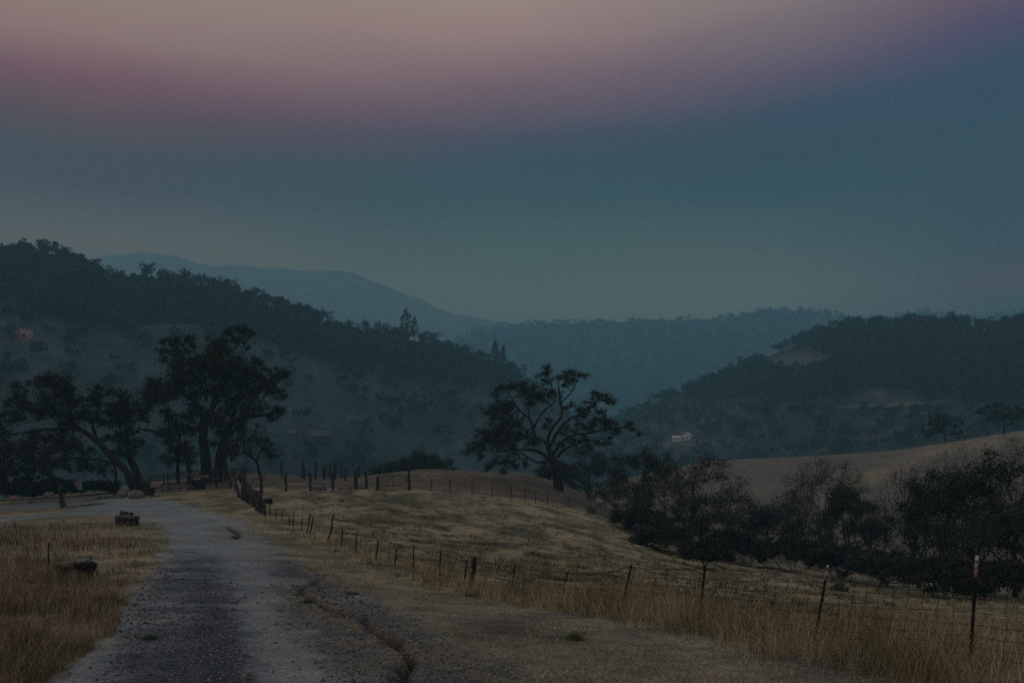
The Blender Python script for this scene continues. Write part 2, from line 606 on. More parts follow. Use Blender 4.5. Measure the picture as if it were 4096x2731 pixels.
M['pinkwall'] = varied('rosy_plaster', [(.34, .26, .22), (.46, .36, .31)], .6)
M['darkgap'] = varied('dark_opening', [(.008, .009, .011), (.02, .02, .022)], 3)
M['tile'] = varied('brown_roof', [(.08, .06, .055), (.16, .12, .10)], 1)
M['paleroof'] = varied('pale_metal_roof', [(.075, .08, .085), (.12, .125, .13)], .4, rough=.6)
M['whitewall'] = varied('white_wall', [(.66, .68, .68), (.80, .82, .82)], .5)
M['greywall'] = varied('grey_wall', [(.05, .05, .05), (.09, .09, .09)], .5)
M['straw'] = varied('dry_grass_blades', [(.050, .048, .028), (.17, .160, .090), (.40, .375, .225), (.68, .64, .44)], .6, per_island=True, rough=.9)
M['rust_grass'] = varied('russet_grass_blades', [(.045, .036, .022), (.14, .126, .080), (.31, .28, .19), (.58, .54, .38)], .55, per_island=True, rough=.9)
M['olive_grass'] = varied('olive_grass_blades', [(.025, .028, .014), (.06, .062, .032), (.13, .125, .07)], .8, per_island=True, rough=.9)
M['green_grass'] = varied('green_grass_blades', [(.02, .05, .015), (.05, .09, .03), (.09, .12, .045)], .8, per_island=True, rough=.9)
M['gravel'] = varied('gravel_stones', [(.03, .035, .04), (.10, .11, .12), (.19, .20, .21), (.34, .34, .34)], 3, per_island=True, rough=.9)

# ------------------------------------------------------------------ ground and road
t_in = np.linspace(-0.56, 0.56, 760)
t_l = -np.geomspace(2.2, 0.565, 36)
tt = np.concatenate([t_l, t_in, -t_l[::-1]])
yy = np.concatenate([np.linspace(-60, 4.5, 14), np.geomspace(6, 135, 560), np.geomspace(137, 460, 90), np.geomspace(480, 4400, 24)])
TT, YY = np.meshgrid(tt, yy)
XX = TT * (8 + np.abs(YY - 8))


def ground_uv(X, Y):
    Yc = np.maximum(Y, 8)
    u = UC + 1000 * X / Yc
    return u, table_v(u, Yc)


roadm = np.zeros(XX.shape)
sel = (YY < 140) & (YY > -60)
roadm[sel] = soft(XX[sel], YY[sel], ROAD, 0.35, 100)
# behind the viewpoint the road simply carries on
bk = YY < 8
roadm[bk] = ((XX[bk] > -4.8) & (XX[bk] < 1.0)).astype(float)
darkm = np.zeros(XX.shape)
darkm[sel] = soft(XX[sel], YY[sel], DARKMID, 0.62, 300, 7)
rutm = np.zeros(XX.shape)
rutm[sel] = soft(XX[sel], YY[sel], DARKRUT, 0.55, 400, 7)
shm = np.zeros(XX.shape)
shm[sel] = soft(XX[sel], YY[sel], SHOULDER, 0.55, 500)
ZZ = zfun(XX, YY, roadm * (1 - .6 * shm))
UU, VV = ground_uv(XX, YY)


def mixv(a, b, f):
    f = np.clip(f, 0, 1)[..., None]
    return a * (1 - f) + b * f


n1 = fbm(XX / 6, YY / 9, 61, 4)
n2 = fbm(XX / 1.7, YY / 2.6, 71, 4)
n3 = fbm(XX * 1.6, YY * 1.6, 81, 3)
side = XX - fence_x(YY)
straw = np.array([.310, .272, .172])
olive = np.array([.118, .116, .068])
russet = np.array([.150, .128, .082])
tan = np.array([.165, .145, .118])
bare = np.array([.255, .235, .205])
col = np.zeros(XX.shape + (3,)) + straw
col = mixv(col, np.zeros_like(col) + olive, .45 + 1.3 * n2 + .5 * n1)
lroad = np.zeros(XX.shape)
lroad[sel] = soft(XX[sel], YY[sel], ROAD, 2.6, 140, 5)
leftf = (1 - lroad) * sstep(side, 1, -4) * sstep(YY, 92, 78) * (1 - .7 * np.clip(2.2 * fbm((XX + .5 * YY) / 3.2, (YY - XX) / 7, 225, 3), 0, 1))
col = mixv(col, np.zeros_like(col) + russet, leftf * (.65 + 1.0 * n1))
# dark diagonal hollows on the field
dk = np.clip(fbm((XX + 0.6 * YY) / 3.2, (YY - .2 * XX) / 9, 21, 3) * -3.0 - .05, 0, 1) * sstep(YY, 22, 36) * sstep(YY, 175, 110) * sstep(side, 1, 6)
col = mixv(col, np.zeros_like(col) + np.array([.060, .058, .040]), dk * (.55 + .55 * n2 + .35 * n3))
# brown knoll past the second fence
kn = sstep(YY, 112, 120) * sstep(YY, 260, 200)
col = mixv(col, np.zeros_like(col) + np.array([.105, .086, .066]), kn * (.9 + .4 * n2))
# pinkish pale hillside on the far right
hl_ = sstep(YY, 165, 200)
col = mixv(col, np.zeros_like(col) + tan * 1.0, hl_)
spur = np.exp(-((VV - np.interp(UU, [700, 830, 900, 930, 1024, 1100], [520, 492, 466, 452, 436, 428])) / 7) ** 2) * sstep(UU, 800, 860) * hl_
col = mixv(col, np.zeros_like(col) + straw * .85, spur * .8)
col = mixv(col, np.zeros_like(col) + np.array([.12, .105, .075]), sstep(YY, 420, 600))
# short trodden verge and straw between gravel and tall grass, right foreground
verge = sstep(side, .3, -.8) * sstep(side, -9, -5) * sstep(YY, 34, 22)
col = mixv(col, np.zeros_like(col) + np.array([.225, .208, .158]), verge * .8)
col = mixv(col, np.zeros_like(col) + np.array([.11, .105, .09]), verge * np.clip(-n2 * 1.8 + .1, 0, 1))
# damp green by the yard
grn = np.exp(-(((UU - 118) / 22) ** 2 + ((VV - 495) / 3) ** 2))
col = mixv(col, np.zeros_like(col) + np.array([.05, .085, .035]), grn)
# road colours
rc = np.zeros_like(col) + np.array([.250, .262, .250])
rc = mixv(rc, np.zeros_like(col) + np.array([.190, .198, .192]), .5 + 1.3 * n2)
rc = mixv(rc, np.zeros_like(col) + np.array([.058, .078, .090]), darkm * (.72 + .9 * n2 + .5 * n3))
rc = mixv(rc, np.zeros_like(col) + np.array([.028, .042, .054]), rutm * (.75 + .6 * n2) * sstep(YY, 40, 16))
rc = mixv(rc, np.zeros_like(col) + np.array([.075, .084, .088]), shm * (.78 + .9 * n2 + .5 * n3))
rc = mixv(rc, np.zeros_like(col) + np.array([.19, .165, .11]), np.clip(shm * (n1 * 1.6 + n3 * 1.2 - .1), 0, .8))
rc = mixv(rc, np.zeros_like(col) + np.array([.13, .135, .115]), sstep(YY, 70, 90) * sstep(UU, 110, 60) * .8)
for pts, wd, dp in CRACKS:
    d = segdist(XX + .22 * fbm(XX * 1.8, YY * 1.2, 55, 4), YY + .40 * fbm(XX * 1.6, YY * 1.2, 77, 4), pts) / (.55 + .9 * vnoise(XX * .9, YY * .7, 99))
    soil = np.exp(-(d / (wd * 1.1)) ** 2)
    rc = mixv(rc, np.zeros_like(col) + np.array([.030, .025, .020]), soil)
    edge = np.exp(-((d - 3.2 * wd) / (wd * 2)) ** 2) * .4
    rc = mixv(rc, np.zeros_like(col) + np.array([.16, .13, .08]), edge * (.6 + n3))
rc = rc * np.array([.98, 1.06, 1.12])
col = mixv(col, rc, roadm)


def grid_faces(nr, nc):
    i = np.arange(nr - 1)[:, None] * nc
    j = np.arange(nc - 1)[None, :]
    return np.stack([i + j, i + j + 1, i + nc + j + 1, i + nc + j], -1).reshape(-1, 4)


def set_tint(me, colarr):
    a = me.color_attributes.new('tint', 'FLOAT_COLOR', 'POINT')
    c4 = np.ones((len(me.vertices), 4), np.float32)
    c4[:, :3] = colarr.reshape(-1, 3)
    a.data.foreach_set('color', c4.ravel())


a = Acc()
F = grid_faces(*XX.shape)
P = np.stack([XX, YY, ZZ], -1).reshape(-1, 3)
a.add(P, F)
g = obj('ground', a, M['ground'], smooth=True)
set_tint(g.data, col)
tag(g, None, None, kind='structure')

rm = roadm.reshape(-1)
Fr = F[(rm[F].mean(1) > 0.45) & (YY.reshape(-1)[F[:, 0]] < 140)]
ids = np.unique(Fr)
remap = np.zeros(len(P), np.int64)
remap[ids] = np.arange(len(ids))
a = Acc()
Pr = P[ids].copy()
Pr[:, 2] += 0.012
a.add(Pr, remap[Fr])
g = obj('road', a, M['road'], smooth=True)
set_tint(g.data, col.reshape(-1, 3)[ids])
tag(g, None, None, kind='structure')
#PART2
# ------------------------------------------------------------------ far hills


class Hill:
    def __init__(s, crest, yc, yb, zb=-14, bulge=.25, relief=3.0, seed=1, u0=-700, u1=1700, rough=0):
        s.rough = rough
        s.cu, s.cv = [c[0] for c in crest], [c[1] for c in crest]
        s.yc, s.yb, s.zb, s.bulge, s.relief, s.seed = yc, yb, zb, bulge, relief, seed
        s.u0, s.u1 = u0, u1

    def pt(s, u, t):
        u, t = np.asarray(u, float), np.asarray(t, float)
        Yc = np.interp(u, [p[0] for p in s.yc], [p[1] for p in s.yc])
        Yb = np.interp(u, [p[0] for p in s.yb], [p[1] for p in s.yb])
        zc = (VH - np.interp(u, s.cu, s.cv) + s.rough * fbm(u / 38, u * 0 + 3.3, 66, 5)) * Yc / 1000
        tt_ = np.clip(t, 0, 1)
        z = s.zb + (zc - s.zb) * (tt_ * (1 + s.bulge) - s.bulge * tt_ * tt_)
        back = np.maximum(t - 1, 0)
        z = z - (zc - s.zb) * 1.3 * back
        Y = Yb + (Yc - Yb) * t
        X = (u - UC) * Y / 1000
        k = s.relief / 60
        z = z + s.relief * np.sin(np.pi * np.clip(t, 0, 1)) * fbm(X / (900 * k), Y / (1500 * k), s.seed, 4) * 1.5
        return X, Y, z

    def at(s, u, v):
        t = np.linspace(0, 1, 500)
        X, Y, z = s.pt(np.full(t.shape, float(u)), t)
        vv = VH - 1000 * z / Y
        k = int(np.argmax(vv <= v)) if (vv <= v).any() else int(np.argmin(vv))
        return Vector((X[k], Y[k], z[k]))

    def build(s, name, tintf, nu=420, nt_=90):
        us = np.linspace(s.u0, s.u1, nu)
        ts = np.concatenate([np.linspace(0, 1, nt_), np.linspace(1.05, 1.8, 8)])
        U, T = np.meshgrid(us, ts)
        X, Y, Z = s.pt(U, T)
        a = Acc()
        a.add(np.stack([X, Y, Z], -1).reshape(-1, 3), grid_faces(*X.shape))
        o = obj(name, a, M['hill'], smooth=True)
        set_tint(o.data, tintf(UC + 1000 * X / Y, VH - 1000 * Z / Y, X, Y))
        tag(o, None, None, kind='structure')
        return o


CREST_L = [(-700, 250), (-200, 240), (0, 254), (30, 253), (55, 255), (80, 264), (100, 276), (116, 283), (132, 287), (160, 284), (185, 283), (208, 286), (240, 296), (275, 306), (305, 316), (330, 327),
           (355, 333), (390, 337), (415, 340), (430, 342), (445, 350), (462, 355), (490, 362), (510, 370), (525, 380), (540, 391), (557, 400), (580, 420), (610, 440), (660, 470), (720, 505), (800, 530), (1700, 545)]
HL = Hill(CREST_L, [(-700, 560), (0, 575), (300, 640), (560, 790), (1700, 1000)], [(-700, 300), (0, 310), (300, 370), (600, 500), (1700, 650)], seed=3)
CREST_R = [(-700, 545), (420, 535), (480, 505), (540, 470), (600, 428), (625, 412), (650, 402), (672, 395), (708, 381), (741, 370), (759, 360), (780, 351), (796, 345), (813, 338), (827, 331), (852, 328), (888, 327),
           (914, 324), (942, 325), (968, 327), (987, 330), (1024, 326), (1200, 300), (1700, 290)]
HR = Hill(CREST_R, [(-700, 1200), (600, 930), (1024, 700), (1700, 690)], [(-700, 700), (600, 560), (700, 500), (1024, 400), (1700, 400)], seed=9)
CREST_M = [(-700, 420), (300, 390), (380, 370), (430, 352), (457, 338), (480, 330), (500, 326), (544, 323), (600, 322), (640, 321), (686, 319), (715, 319), (740, 316), (755, 312), (780, 309), (813, 311), (834, 314), (861, 318),
           (890, 316), (921, 311), (942, 313), (980, 318), (1100, 300), (1700, 330)]
HM = Hill(CREST_M, [(-700, 2700), (1700, 2700)], [(-700, 1500), (1700, 1500)], zb=-16, relief=16, seed=15)
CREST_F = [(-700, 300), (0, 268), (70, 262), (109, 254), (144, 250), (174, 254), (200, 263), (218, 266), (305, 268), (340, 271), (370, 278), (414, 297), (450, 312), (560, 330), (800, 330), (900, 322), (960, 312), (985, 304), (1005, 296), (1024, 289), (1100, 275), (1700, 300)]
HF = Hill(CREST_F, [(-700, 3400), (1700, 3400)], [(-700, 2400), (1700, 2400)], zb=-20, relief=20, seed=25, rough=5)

WOODLINE_L = ([-700, 0, 60, 100, 130, 205, 240, 300, 380, 444, 491, 557, 1700], [300, 305, 318, 326, 326, 326, 334, 352, 374, 380, 389, 402, 540])


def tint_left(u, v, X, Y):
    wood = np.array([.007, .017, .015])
    smoky_meadow = np.array([.048, .070, .080])  # dry grass, with blue-grey mixed in to stand for smoke pooled low down
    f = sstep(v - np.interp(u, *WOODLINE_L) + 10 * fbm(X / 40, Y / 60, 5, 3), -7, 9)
    c = mixv(np.zeros(u.shape + (3,)) + wood, np.zeros(u.shape + (3,)) + smoky_meadow, f * (.70 + .9 * fbm(X / 16, Y / 30, 6, 5)))
    # the cut of a track across the slope
    cut = np.exp(-((v - np.interp(u, [128, 150, 170, 190, 206], [328, 326, 325.5, 325.5, 325])) / 1.3) ** 2) * sstep(u, 126, 140) * sstep(u, 212, 196)
    c = mixv(c, np.zeros_like(c) + np.array([.17, .15, .13]), cut * .8)
    h = np.exp(-(((u - 22) / 22) ** 2 + ((v - 339) / 3) ** 2))
    return mixv(c, np.zeros_like(c) + np.array([.12, .11, .10]), h * .8)


def tint_right(u, v, X, Y):
    wood = np.array([.009, .018, .016])
    dry = np.array([.080, .082, .074])
    f = .35 + .9 * fbm(X / 40, Y / 60, 45, 4) + .5 * sstep(v, 395, 440)
    c = mixv(np.zeros(u.shape + (3,)) + wood, np.zeros(u.shape + (3,)) + dry * .6, f)
    p1 = np.exp(-(((u - 792 - (362 - v) * 1.6) / 26) ** 2 + ((v - 362) / 9) ** 2))
    p2 = np.exp(-(((u - 960) / 26) ** 2 + ((v - 358 - (u - 960) * -.07) / 1.8) ** 2))
    p3 = np.exp(-(((u - 888) / 50) ** 4 + ((v - 404.5 + (u - 880) * .05) / 1.4) ** 2))
    p4 = np.exp(-(((u - 880) / 46) ** 2 + ((v - 394) / 8) ** 2)) * .5
    p5 = np.exp(-(((u - 640) / 60) ** 2 + ((v - 443) / 3) ** 2)) * .8
    p = np.clip(p1 * .8 + p2 + p3 + p4 + p5, 0, 1)
    return mixv(c, np.zeros_like(c) + dry * 1.9, p)


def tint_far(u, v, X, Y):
    return np.zeros(u.shape + (3,)) + (np.array([.30, .28, .22]) if Y.max() > 3900 else np.array([.045, .060, .058])) + .02 * sstep(fbm(X / 120, Y / 200, 50, 3), .1, .4)[..., None]  # farthest ridge gets a paler colour that imitates fading in the smoke


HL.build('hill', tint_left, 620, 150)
HR.build('hill', tint_right, 620, 150)
HM.build('hill', tint_far)
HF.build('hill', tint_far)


# ------------------------------------------------------------------ foliage pieces
def leaf_quads(c, size, rng, flat=.0):
    """one small bent leaf spray per centre"""
    n = len(c)
    d = rng.normal(size=(n, 3))
    d /= np.linalg.norm(d, axis=1)[:, None]
    e = rng.normal(size=(n, 3))
    e -= (e * d).sum(1)[:, None] * d
    e /= np.linalg.norm(e, axis=1)[:, None]
    s_ = size * rng.uniform(.55, 1.3, n)[:, None]
    w_ = s_ * rng.uniform(.35, .7, n)[:, None]
    v = np.stack([c - d * s_, c + e * w_, c + d * s_, c - e * w_], 1)
    return v.reshape(-1, 3), np.arange(4 * n).reshape(-1, 4)


def clump_points(center, r, n, rng, flat=.75):
    """points in a lumpy cloud made of a handful of smaller sprays"""
    k = max(4, int(4 + r * 4))
    sub = rng.normal(size=(k, 3))
    sub /= np.linalg.norm(sub, axis=1)[:, None]
    sub *= (r * rng.uniform(.25, 1.05, k))[:, None]
    sub[:, 2] *= flat
    i = rng.integers(0, k, n)
    p = rng.normal(size=(n, 3))
    p /= np.linalg.norm(p, axis=1)[:, None]
    p *= (r * .56 * np.abs(rng.normal(0, .68, n)))[:, None]
    p[:, 2] *= flat
    return np.asarray(center) + sub[i] + p


def bend(p0, p1, rng, amp=.15, n=4):
    p0, p1 = np.array(p0, float), np.array(p1, float)
    L_ = np.linalg.norm(p1 - p0)
    t = np.linspace(0, 1, n)[:, None]
    off = rng.normal(size=(n, 3)) * amp * L_ * .5
    off[0] = off[-1] = 0
    return p0 + (p1 - p0) * t + off


def smooth_path(pts, rad, k=3):
    pts, rad = np.array(pts, float), np.array(rad, float)
    for _ in range(2):
        q, r = [pts[0]], [rad[0]]
        for i in range(len(pts) - 1):
            q += [pts[i] * .75 + pts[i + 1] * .25, pts[i] * .25 + pts[i + 1] * .75]
            r += [rad[i] * .75 + rad[i + 1] * .25, rad[i] * .25 + rad[i + 1] * .75]
        q.append(pts[-1])
        r.append(rad[-1])
        pts, rad = np.array(q), np.array(r)
    return pts, rad


def crafted_tree(name, label, cat, Y, base_uv, conv, scale, limbs, clumps, leafmat, seed, leafsize=.13, dens=260, depth=2.6, group=None, fill=.35, thick=1.0):
    """tree whose limbs and leaf masses follow the real one; every limb and mass gets its own depth"""
    rng = np.random.default_rng(seed)
    k = Y / 1000

    def W(x, y, dy):
        u, v = conv(x, y)
        return np.array([(u - UC) * k, Y + dy, (VH - v) * k])
    base = W(base_uv[0], base_uv[1], 0)
    gzb = gz(base[0], base[1])
    root = thing(name, (base[0], base[1], gzb), label, cat, group)
    tr = Acc()
    allp, allr = [], []
    for limb in limbs:
        dys = limb.get('d', 0)
        n = len(limb['p'])
        P_, R_ = [], []
        for i, (x, y, r) in enumerate(limb['p']):
            f = i / max(1, n - 1)
            d0 = limb.get('d0', 0)
            P_.append(W(x, y, d0 + (dys - d0) * f + (rng.normal(0, .25) if 0 < i else 0)))
            R_.append(r * scale * k * thick)
        if limb.get('root'):
            P_[0][2] = gz(P_[0][0], P_[0][1]) - .4
        P_, R_ = smooth_path(P_, R_)
        R_ = R_ * (1 + .07 * rng.normal(size=len(R_)))
        tr.tube(P_, R_, 9)
        allp.append(P_)
        allr.append(R_)
    allp, allr = np.concatenate(allp), np.concatenate(allr)
    lv = Acc()
    extra = []
    for i_, (x, y, r) in enumerate(clumps):
        for (x2, y2, r2) in clumps[i_ + 1:]:
            if math.hypot(x - x2, y - y2) < (r + r2) * 1.05 and rng.random() < fill:
                extra.append(((x + x2) / 2 + rng.normal(0, 10), (y + y2) / 2 + rng.normal(0, 10), (r + r2) * rng.uniform(.18, .32)))
    for (x, y, r) in list(clumps) + extra:
        c = W(x, y, 0)
        # take the depth of the limbs close by, plus its own offset
        d2 = np.hypot(allp[:, 0] - c[0], allp[:, 2] - c[2])
        near = np.argsort(d2)[:6]
        rw = r * scale * k
        c[1] = allp[near, 1].mean() + rng.normal(-.22 * depth, depth * .42)
        j = near[rng.integers(0, 4)]
        if d2[j] > .3:
            tp = bend(allp[j], c, rng, .22, 5)
            tr.tube(tp, np.linspace(min(allr[j] * .7, .085), .02, 5), 5)
        for _ in range(int(8 + rw * 9)):
            e = c + rng.normal(size=3) * rw * np.array([.6, .6, .45])
            tr.tube(bend(c, e, rng, .3, 4), np.linspace(.030, .014, 4), 3, cap=False)
        n = int(dens * 1.25 * rw * rw + 60)
        pts = clump_points(c, rw * 1.12, n, rng)
        lv.add(*leaf_quads(pts, leafsize, rng))
    obj('trunk', tr, M['bark'], root)
    obj('crown', lv, leafmat, root)
    return root


def grown_tree(H, Wd, rng, levels=4, nlimb=5, leaves=9, leafsize=.14, trunk=.35, split=.32, spread=.9, droop=0.0, multi=1, curl=.35):
    """branching skeleton grown upward, then fitted to height H and width Wd; returns trunk Acc, leaf Acc"""
    segs, tips = [], []

    def grow(p, d, ln, r, lev):
        n = 4
        pts = [p]
        dd = d.copy()
        for _ in range(n - 1):
            dd = dd + rng.normal(size=3) * curl * .5
            dd[2] += .06 - droop
            dd /= np.linalg.norm(dd)
            pts.append(pts[-1] + dd * ln / (n - 1))
        segs.append((np.array(pts), r, r * .62))
        if lev == 0:
            tips.append((pts[-1], ln))
            tips.append((pts[-2], ln))
            return
        kids = 2 if rng.random() < .55 else 3
        if lev == levels:
            kids = nlimb
        ang0 = rng.uniform(0, 6.28)
        for i in range(kids):
            a_ = ang0 + i * 6.28 / kids + rng.normal(0, .3)
            side_ = np.array([math.cos(a_), math.sin(a_), 0])
            side_ -= side_.dot(dd) * dd
            s_ = spread * rng.uniform(.5, 1.15)
            nd = dd + side_ * s_
            nd /= np.linalg.norm(nd)
            st = pts[-1] if (i < 2 or lev == 1) else pts[2]
            grow(st, nd, ln * rng.uniform(.62, .86), r * .62 * rng.uniform(.7, .95), lev - 1)
    for m_ in range(multi):
        d0 = np.array([rng.normal(0, .22), rng.normal(0, .22), 1.0])
        d0 /= np.linalg.norm(d0)
        grow(np.array([rng.normal(0, .12) * (m_ > 0), rng.normal(0, .12) * (m_ > 0), 0]), d0, 1.0 * trunk * 3, .10 / multi ** .4, levels)
    allp = np.concatenate([s_[0] for s_ in segs])
    hi = np.percentile(allp[:, 2], 99)
    wx = (np.percentile(allp[:, 0], 98) - np.percentile(allp[:, 0], 2))
    sx_, sz_ = Wd / wx, H / hi
    cx = np.median(allp[:, 0])
    S = np.array([sx_, sx_, sz_])
    tr, lv = Acc(), Acc()
    for pts, r0, r1 in segs:
        q = pts * S
        q[:, 0] -= cx * sx_ * np.clip(q[:, 2] / H * 2, 0, 1)
        k_ = (H / 8.0) * 1.9
        r = np.linspace(r0, r1, len(q)) * k_
        tr.tube(q, np.maximum(r, .015), 6 if r0 > .04 else 3, cap=False)
    cs = []
    for p, ln in tips:
        q = p * S
        q[0] -= cx * sx_ * min(1, q[2] / H * 2)
        n = rng.poisson(leaves)
        if n:
            cs.append(q + rng.normal(size=(n, 3)) * np.array([.34, .34, .26]) * (H / 8) ** .5)
    if cs:
        cs = np.concatenate(cs)
        cs[:, 2] = np.maximum(cs[:, 2], .15)
        lv.add(*leaf_quads(cs, leafsize, rng))
    return tr, lv


def put_tree(name, label, cat, u, Y, vtop, wpx, kind, seed, group='thicket trees in the gully', leafmat=None, z=None, **kw):
    rng = np.random.default_rng(seed)
    b = gpy(u, Y)
    if z is not None:
        b.z = z
    H = max(1.0, (VH - vtop) * Y / 1000 - b.z)
    Wd = wpx * Y / 1000
    opt = dict(levels=4, nlimb=5, leaves=10, leafsize=.13)
    lmul = {'bare': 1.3, 'sparse': 2.0, 'dense': 1.9, 'bush': 1.5}[kind]
    if kind == 'bare':
        opt.update(levels=6, leaves=2.2, leafsize=.09, curl=.5, nlimb=4)
    elif kind == 'sparse':
        opt.update(levels=5, leaves=7, leafsize=.11, curl=.45, nlimb=4)
    elif kind == 'dense':
        opt.update(levels=4, leaves=30, leafsize=.15, nlimb=6, trunk=.22)
    elif kind == 'bush':
        opt.update(levels=3, leaves=44, leafsize=.13, nlimb=6, trunk=.10, multi=4, spread=1.1)
    opt.update(kw)
    opt['leaves'] *= lmul
    opt['leafsize'] *= .80
    tr, lv = grown_tree(H, Wd * 1.12, rng, **opt)
    root = thing(name, b, label, cat, group)
    t_ = obj('trunk' if kind != 'bush' else 'stems', tr, M['bark'], root)
    t_.location = (0, 0, -.15)
    if lv.n:
        l_ = obj('crown' if kind != 'bush' else 'leaves', lv, leafmat or M['leaf_grey'], root)
        l_.location = (0, 0, -.1)
    return root


# ------------------------------------------------------------------ the three big oaks
R1 = lambda x, y: (x * .14348, 300 + y * .14348)
R3 = lambda x, y: ((x / 1.96 + 1700) / 4, (y / 1.96 + 1400) / 4)
Lm = lambda p, d=0, d0=0, root=False: dict(p=p, d=d, d0=d0, root=root)

crafted_tree('oak_tree', 'gnarled spreading oak with bare twisting limbs standing alone on the knoll', 'tree', 134, (1045, 1010), R3, .1276,
    [Lm([(1050, 1025, 48), (1035, 960, 40), (1012, 880, 36), (985, 800, 30), (962, 755, 25)], root=True),
     Lm([(1005, 885, 24), (935, 820, 17), (870, 785, 14), (780, 775, 11), (680, 790, 9), (600, 800, 7), (500, 792, 5), (400, 800, 3)], -2.5),
     Lm([(975, 790, 20), (945, 710, 16), (895, 690, 14), (855, 675, 13), (850, 600, 13), (822, 525, 11), (760, 482, 10), (705, 415, 8), (690, 370, 6), (658, 332, 5), (652, 290, 3)], 2),
     Lm([(852, 600, 11), (890, 530, 9), (940, 462, 8), (1000, 422, 7), (1040, 360, 6), (992, 312, 5), (985, 240, 4), (952, 185, 2.5)], -1.2, 1.4),
     Lm([(822, 525, 7), (808, 450, 6), (860, 392, 4), (900, 350, 3)], 2.6, 1.6),
     Lm([(962, 765, 20), (962, 690, 16), (1000, 602, 14), (1060, 540, 12), (1082, 470, 11), (1052, 405, 10), (1056, 350, 8), (1040, 275, 6), (1050, 225, 3)], -1),
     Lm([(1052, 425, 8), (1100, 380, 7), (1150, 322, 6), (1182, 270, 5), (1192, 215, 3)], 1, -.8),
     Lm([(1150, 322, 4), (1120, 285, 4), (1085, 262, 3)], 1.6, .6),
     Lm([(985, 750, 18), (1022, 660, 15), (1100, 560, 13), (1180, 500, 11), (1230, 510, 8), (1300, 440, 7), (1360, 380, 6), (1372, 310, 3)], 2.8),
     Lm([(1110, 520, 4), (1140, 460, 3), (1142, 425, 2)], .5, 1),
     Lm([(1012, 800, 18), (1080, 705, 14), (1180, 655, 12), (1290, 655, 10), (1380, 622, 8), (1450, 612, 7), (1500, 632, 6), (1580, 590, 4), (1625, 645, 2.5)], -2.2),
     Lm([(1290, 655, 6), (1345, 580, 5), (1300, 540, 4), (1240, 560, 3)], 0, -1.4),
     Lm([(1180, 655, 7), (1110, 620, 6), (1060, 575, 4)], -2, -1.2),
     Lm([(1040, 830, 18), (1092, 770, 13), (1200, 722, 10), (1280, 692, 8), (1400, 722, 5), (1465, 702, 3)], 2.4),
     Lm([(968, 872, 13), (885, 882, 10), (810, 842, 8), (760, 790, 6), (700, 760, 4)], 2.2),
     Lm([(810, 842, 5), (700, 850, 4), (600, 880, 4), (520, 880, 3)], 3, 1.6),
     Lm([(1062, 905, 9), (1120, 915, 6), (1178, 935, 4)], -1.5)],
    [(950, 150, 42), (930, 195, 60), (970, 250, 52), (1100, 190, 50), (1170, 185, 58), (1232, 200, 48), (1150, 240, 45), (1060, 220, 42), (1090, 260, 36), (570, 300, 52), (620, 280, 36), (550, 330, 32),
     (700, 290, 50), (760, 280, 60), (820, 280, 50), (860, 270, 36), (780, 340, 60), (850, 350, 80), (920, 350, 70), (990, 340, 52), (820, 400, 60), (660, 410, 60), (590, 430, 80), (530, 440, 60),
     (500, 480, 50), (640, 470, 52), (540, 520, 52), (600, 540, 70), (680, 520, 52), (740, 570, 70), (660, 600, 90), (560, 620, 84), (480, 680, 84), (430, 730, 80), (380, 790, 62), (330, 810, 38),
     (520, 740, 94), (620, 700, 94), (720, 680, 84), (800, 640, 52), (820, 710, 62), (440, 830, 50), (500, 900, 50), (480, 930, 32), (560, 850, 62), (640, 880, 62), (700, 910, 52), (600, 950, 42),
     (860, 740, 50), (780, 900, 42), (1140, 420, 35), (1110, 440, 26), (1340, 310, 38), (1370, 330, 42), (1440, 340, 42), (1480, 390, 40), (1420, 380, 48), (1340, 400, 62), (1280, 440, 62),
     (1200, 480, 52), (1250, 500, 62), (1380, 470, 52), (1320, 540, 62), (1400, 550, 62), (1450, 600, 62), (1390, 600, 52), (1500, 640, 62), (1560, 610, 42), (1600, 580, 38), (1620, 640, 32), (1660, 660, 30),
     (1200, 590, 60), (1280, 620, 52), (1100, 640, 60), (1150, 700, 60), (1060, 740, 50), (1250, 680, 42), (960, 560, 40), (1300, 740, 50), (1380, 720, 50), (1450, 710, 32), (700, 820, 50), (940, 590, 32)],
    M['leaf'], 101, leafsize=.10, dens=400, fill=.22, thick=.84)

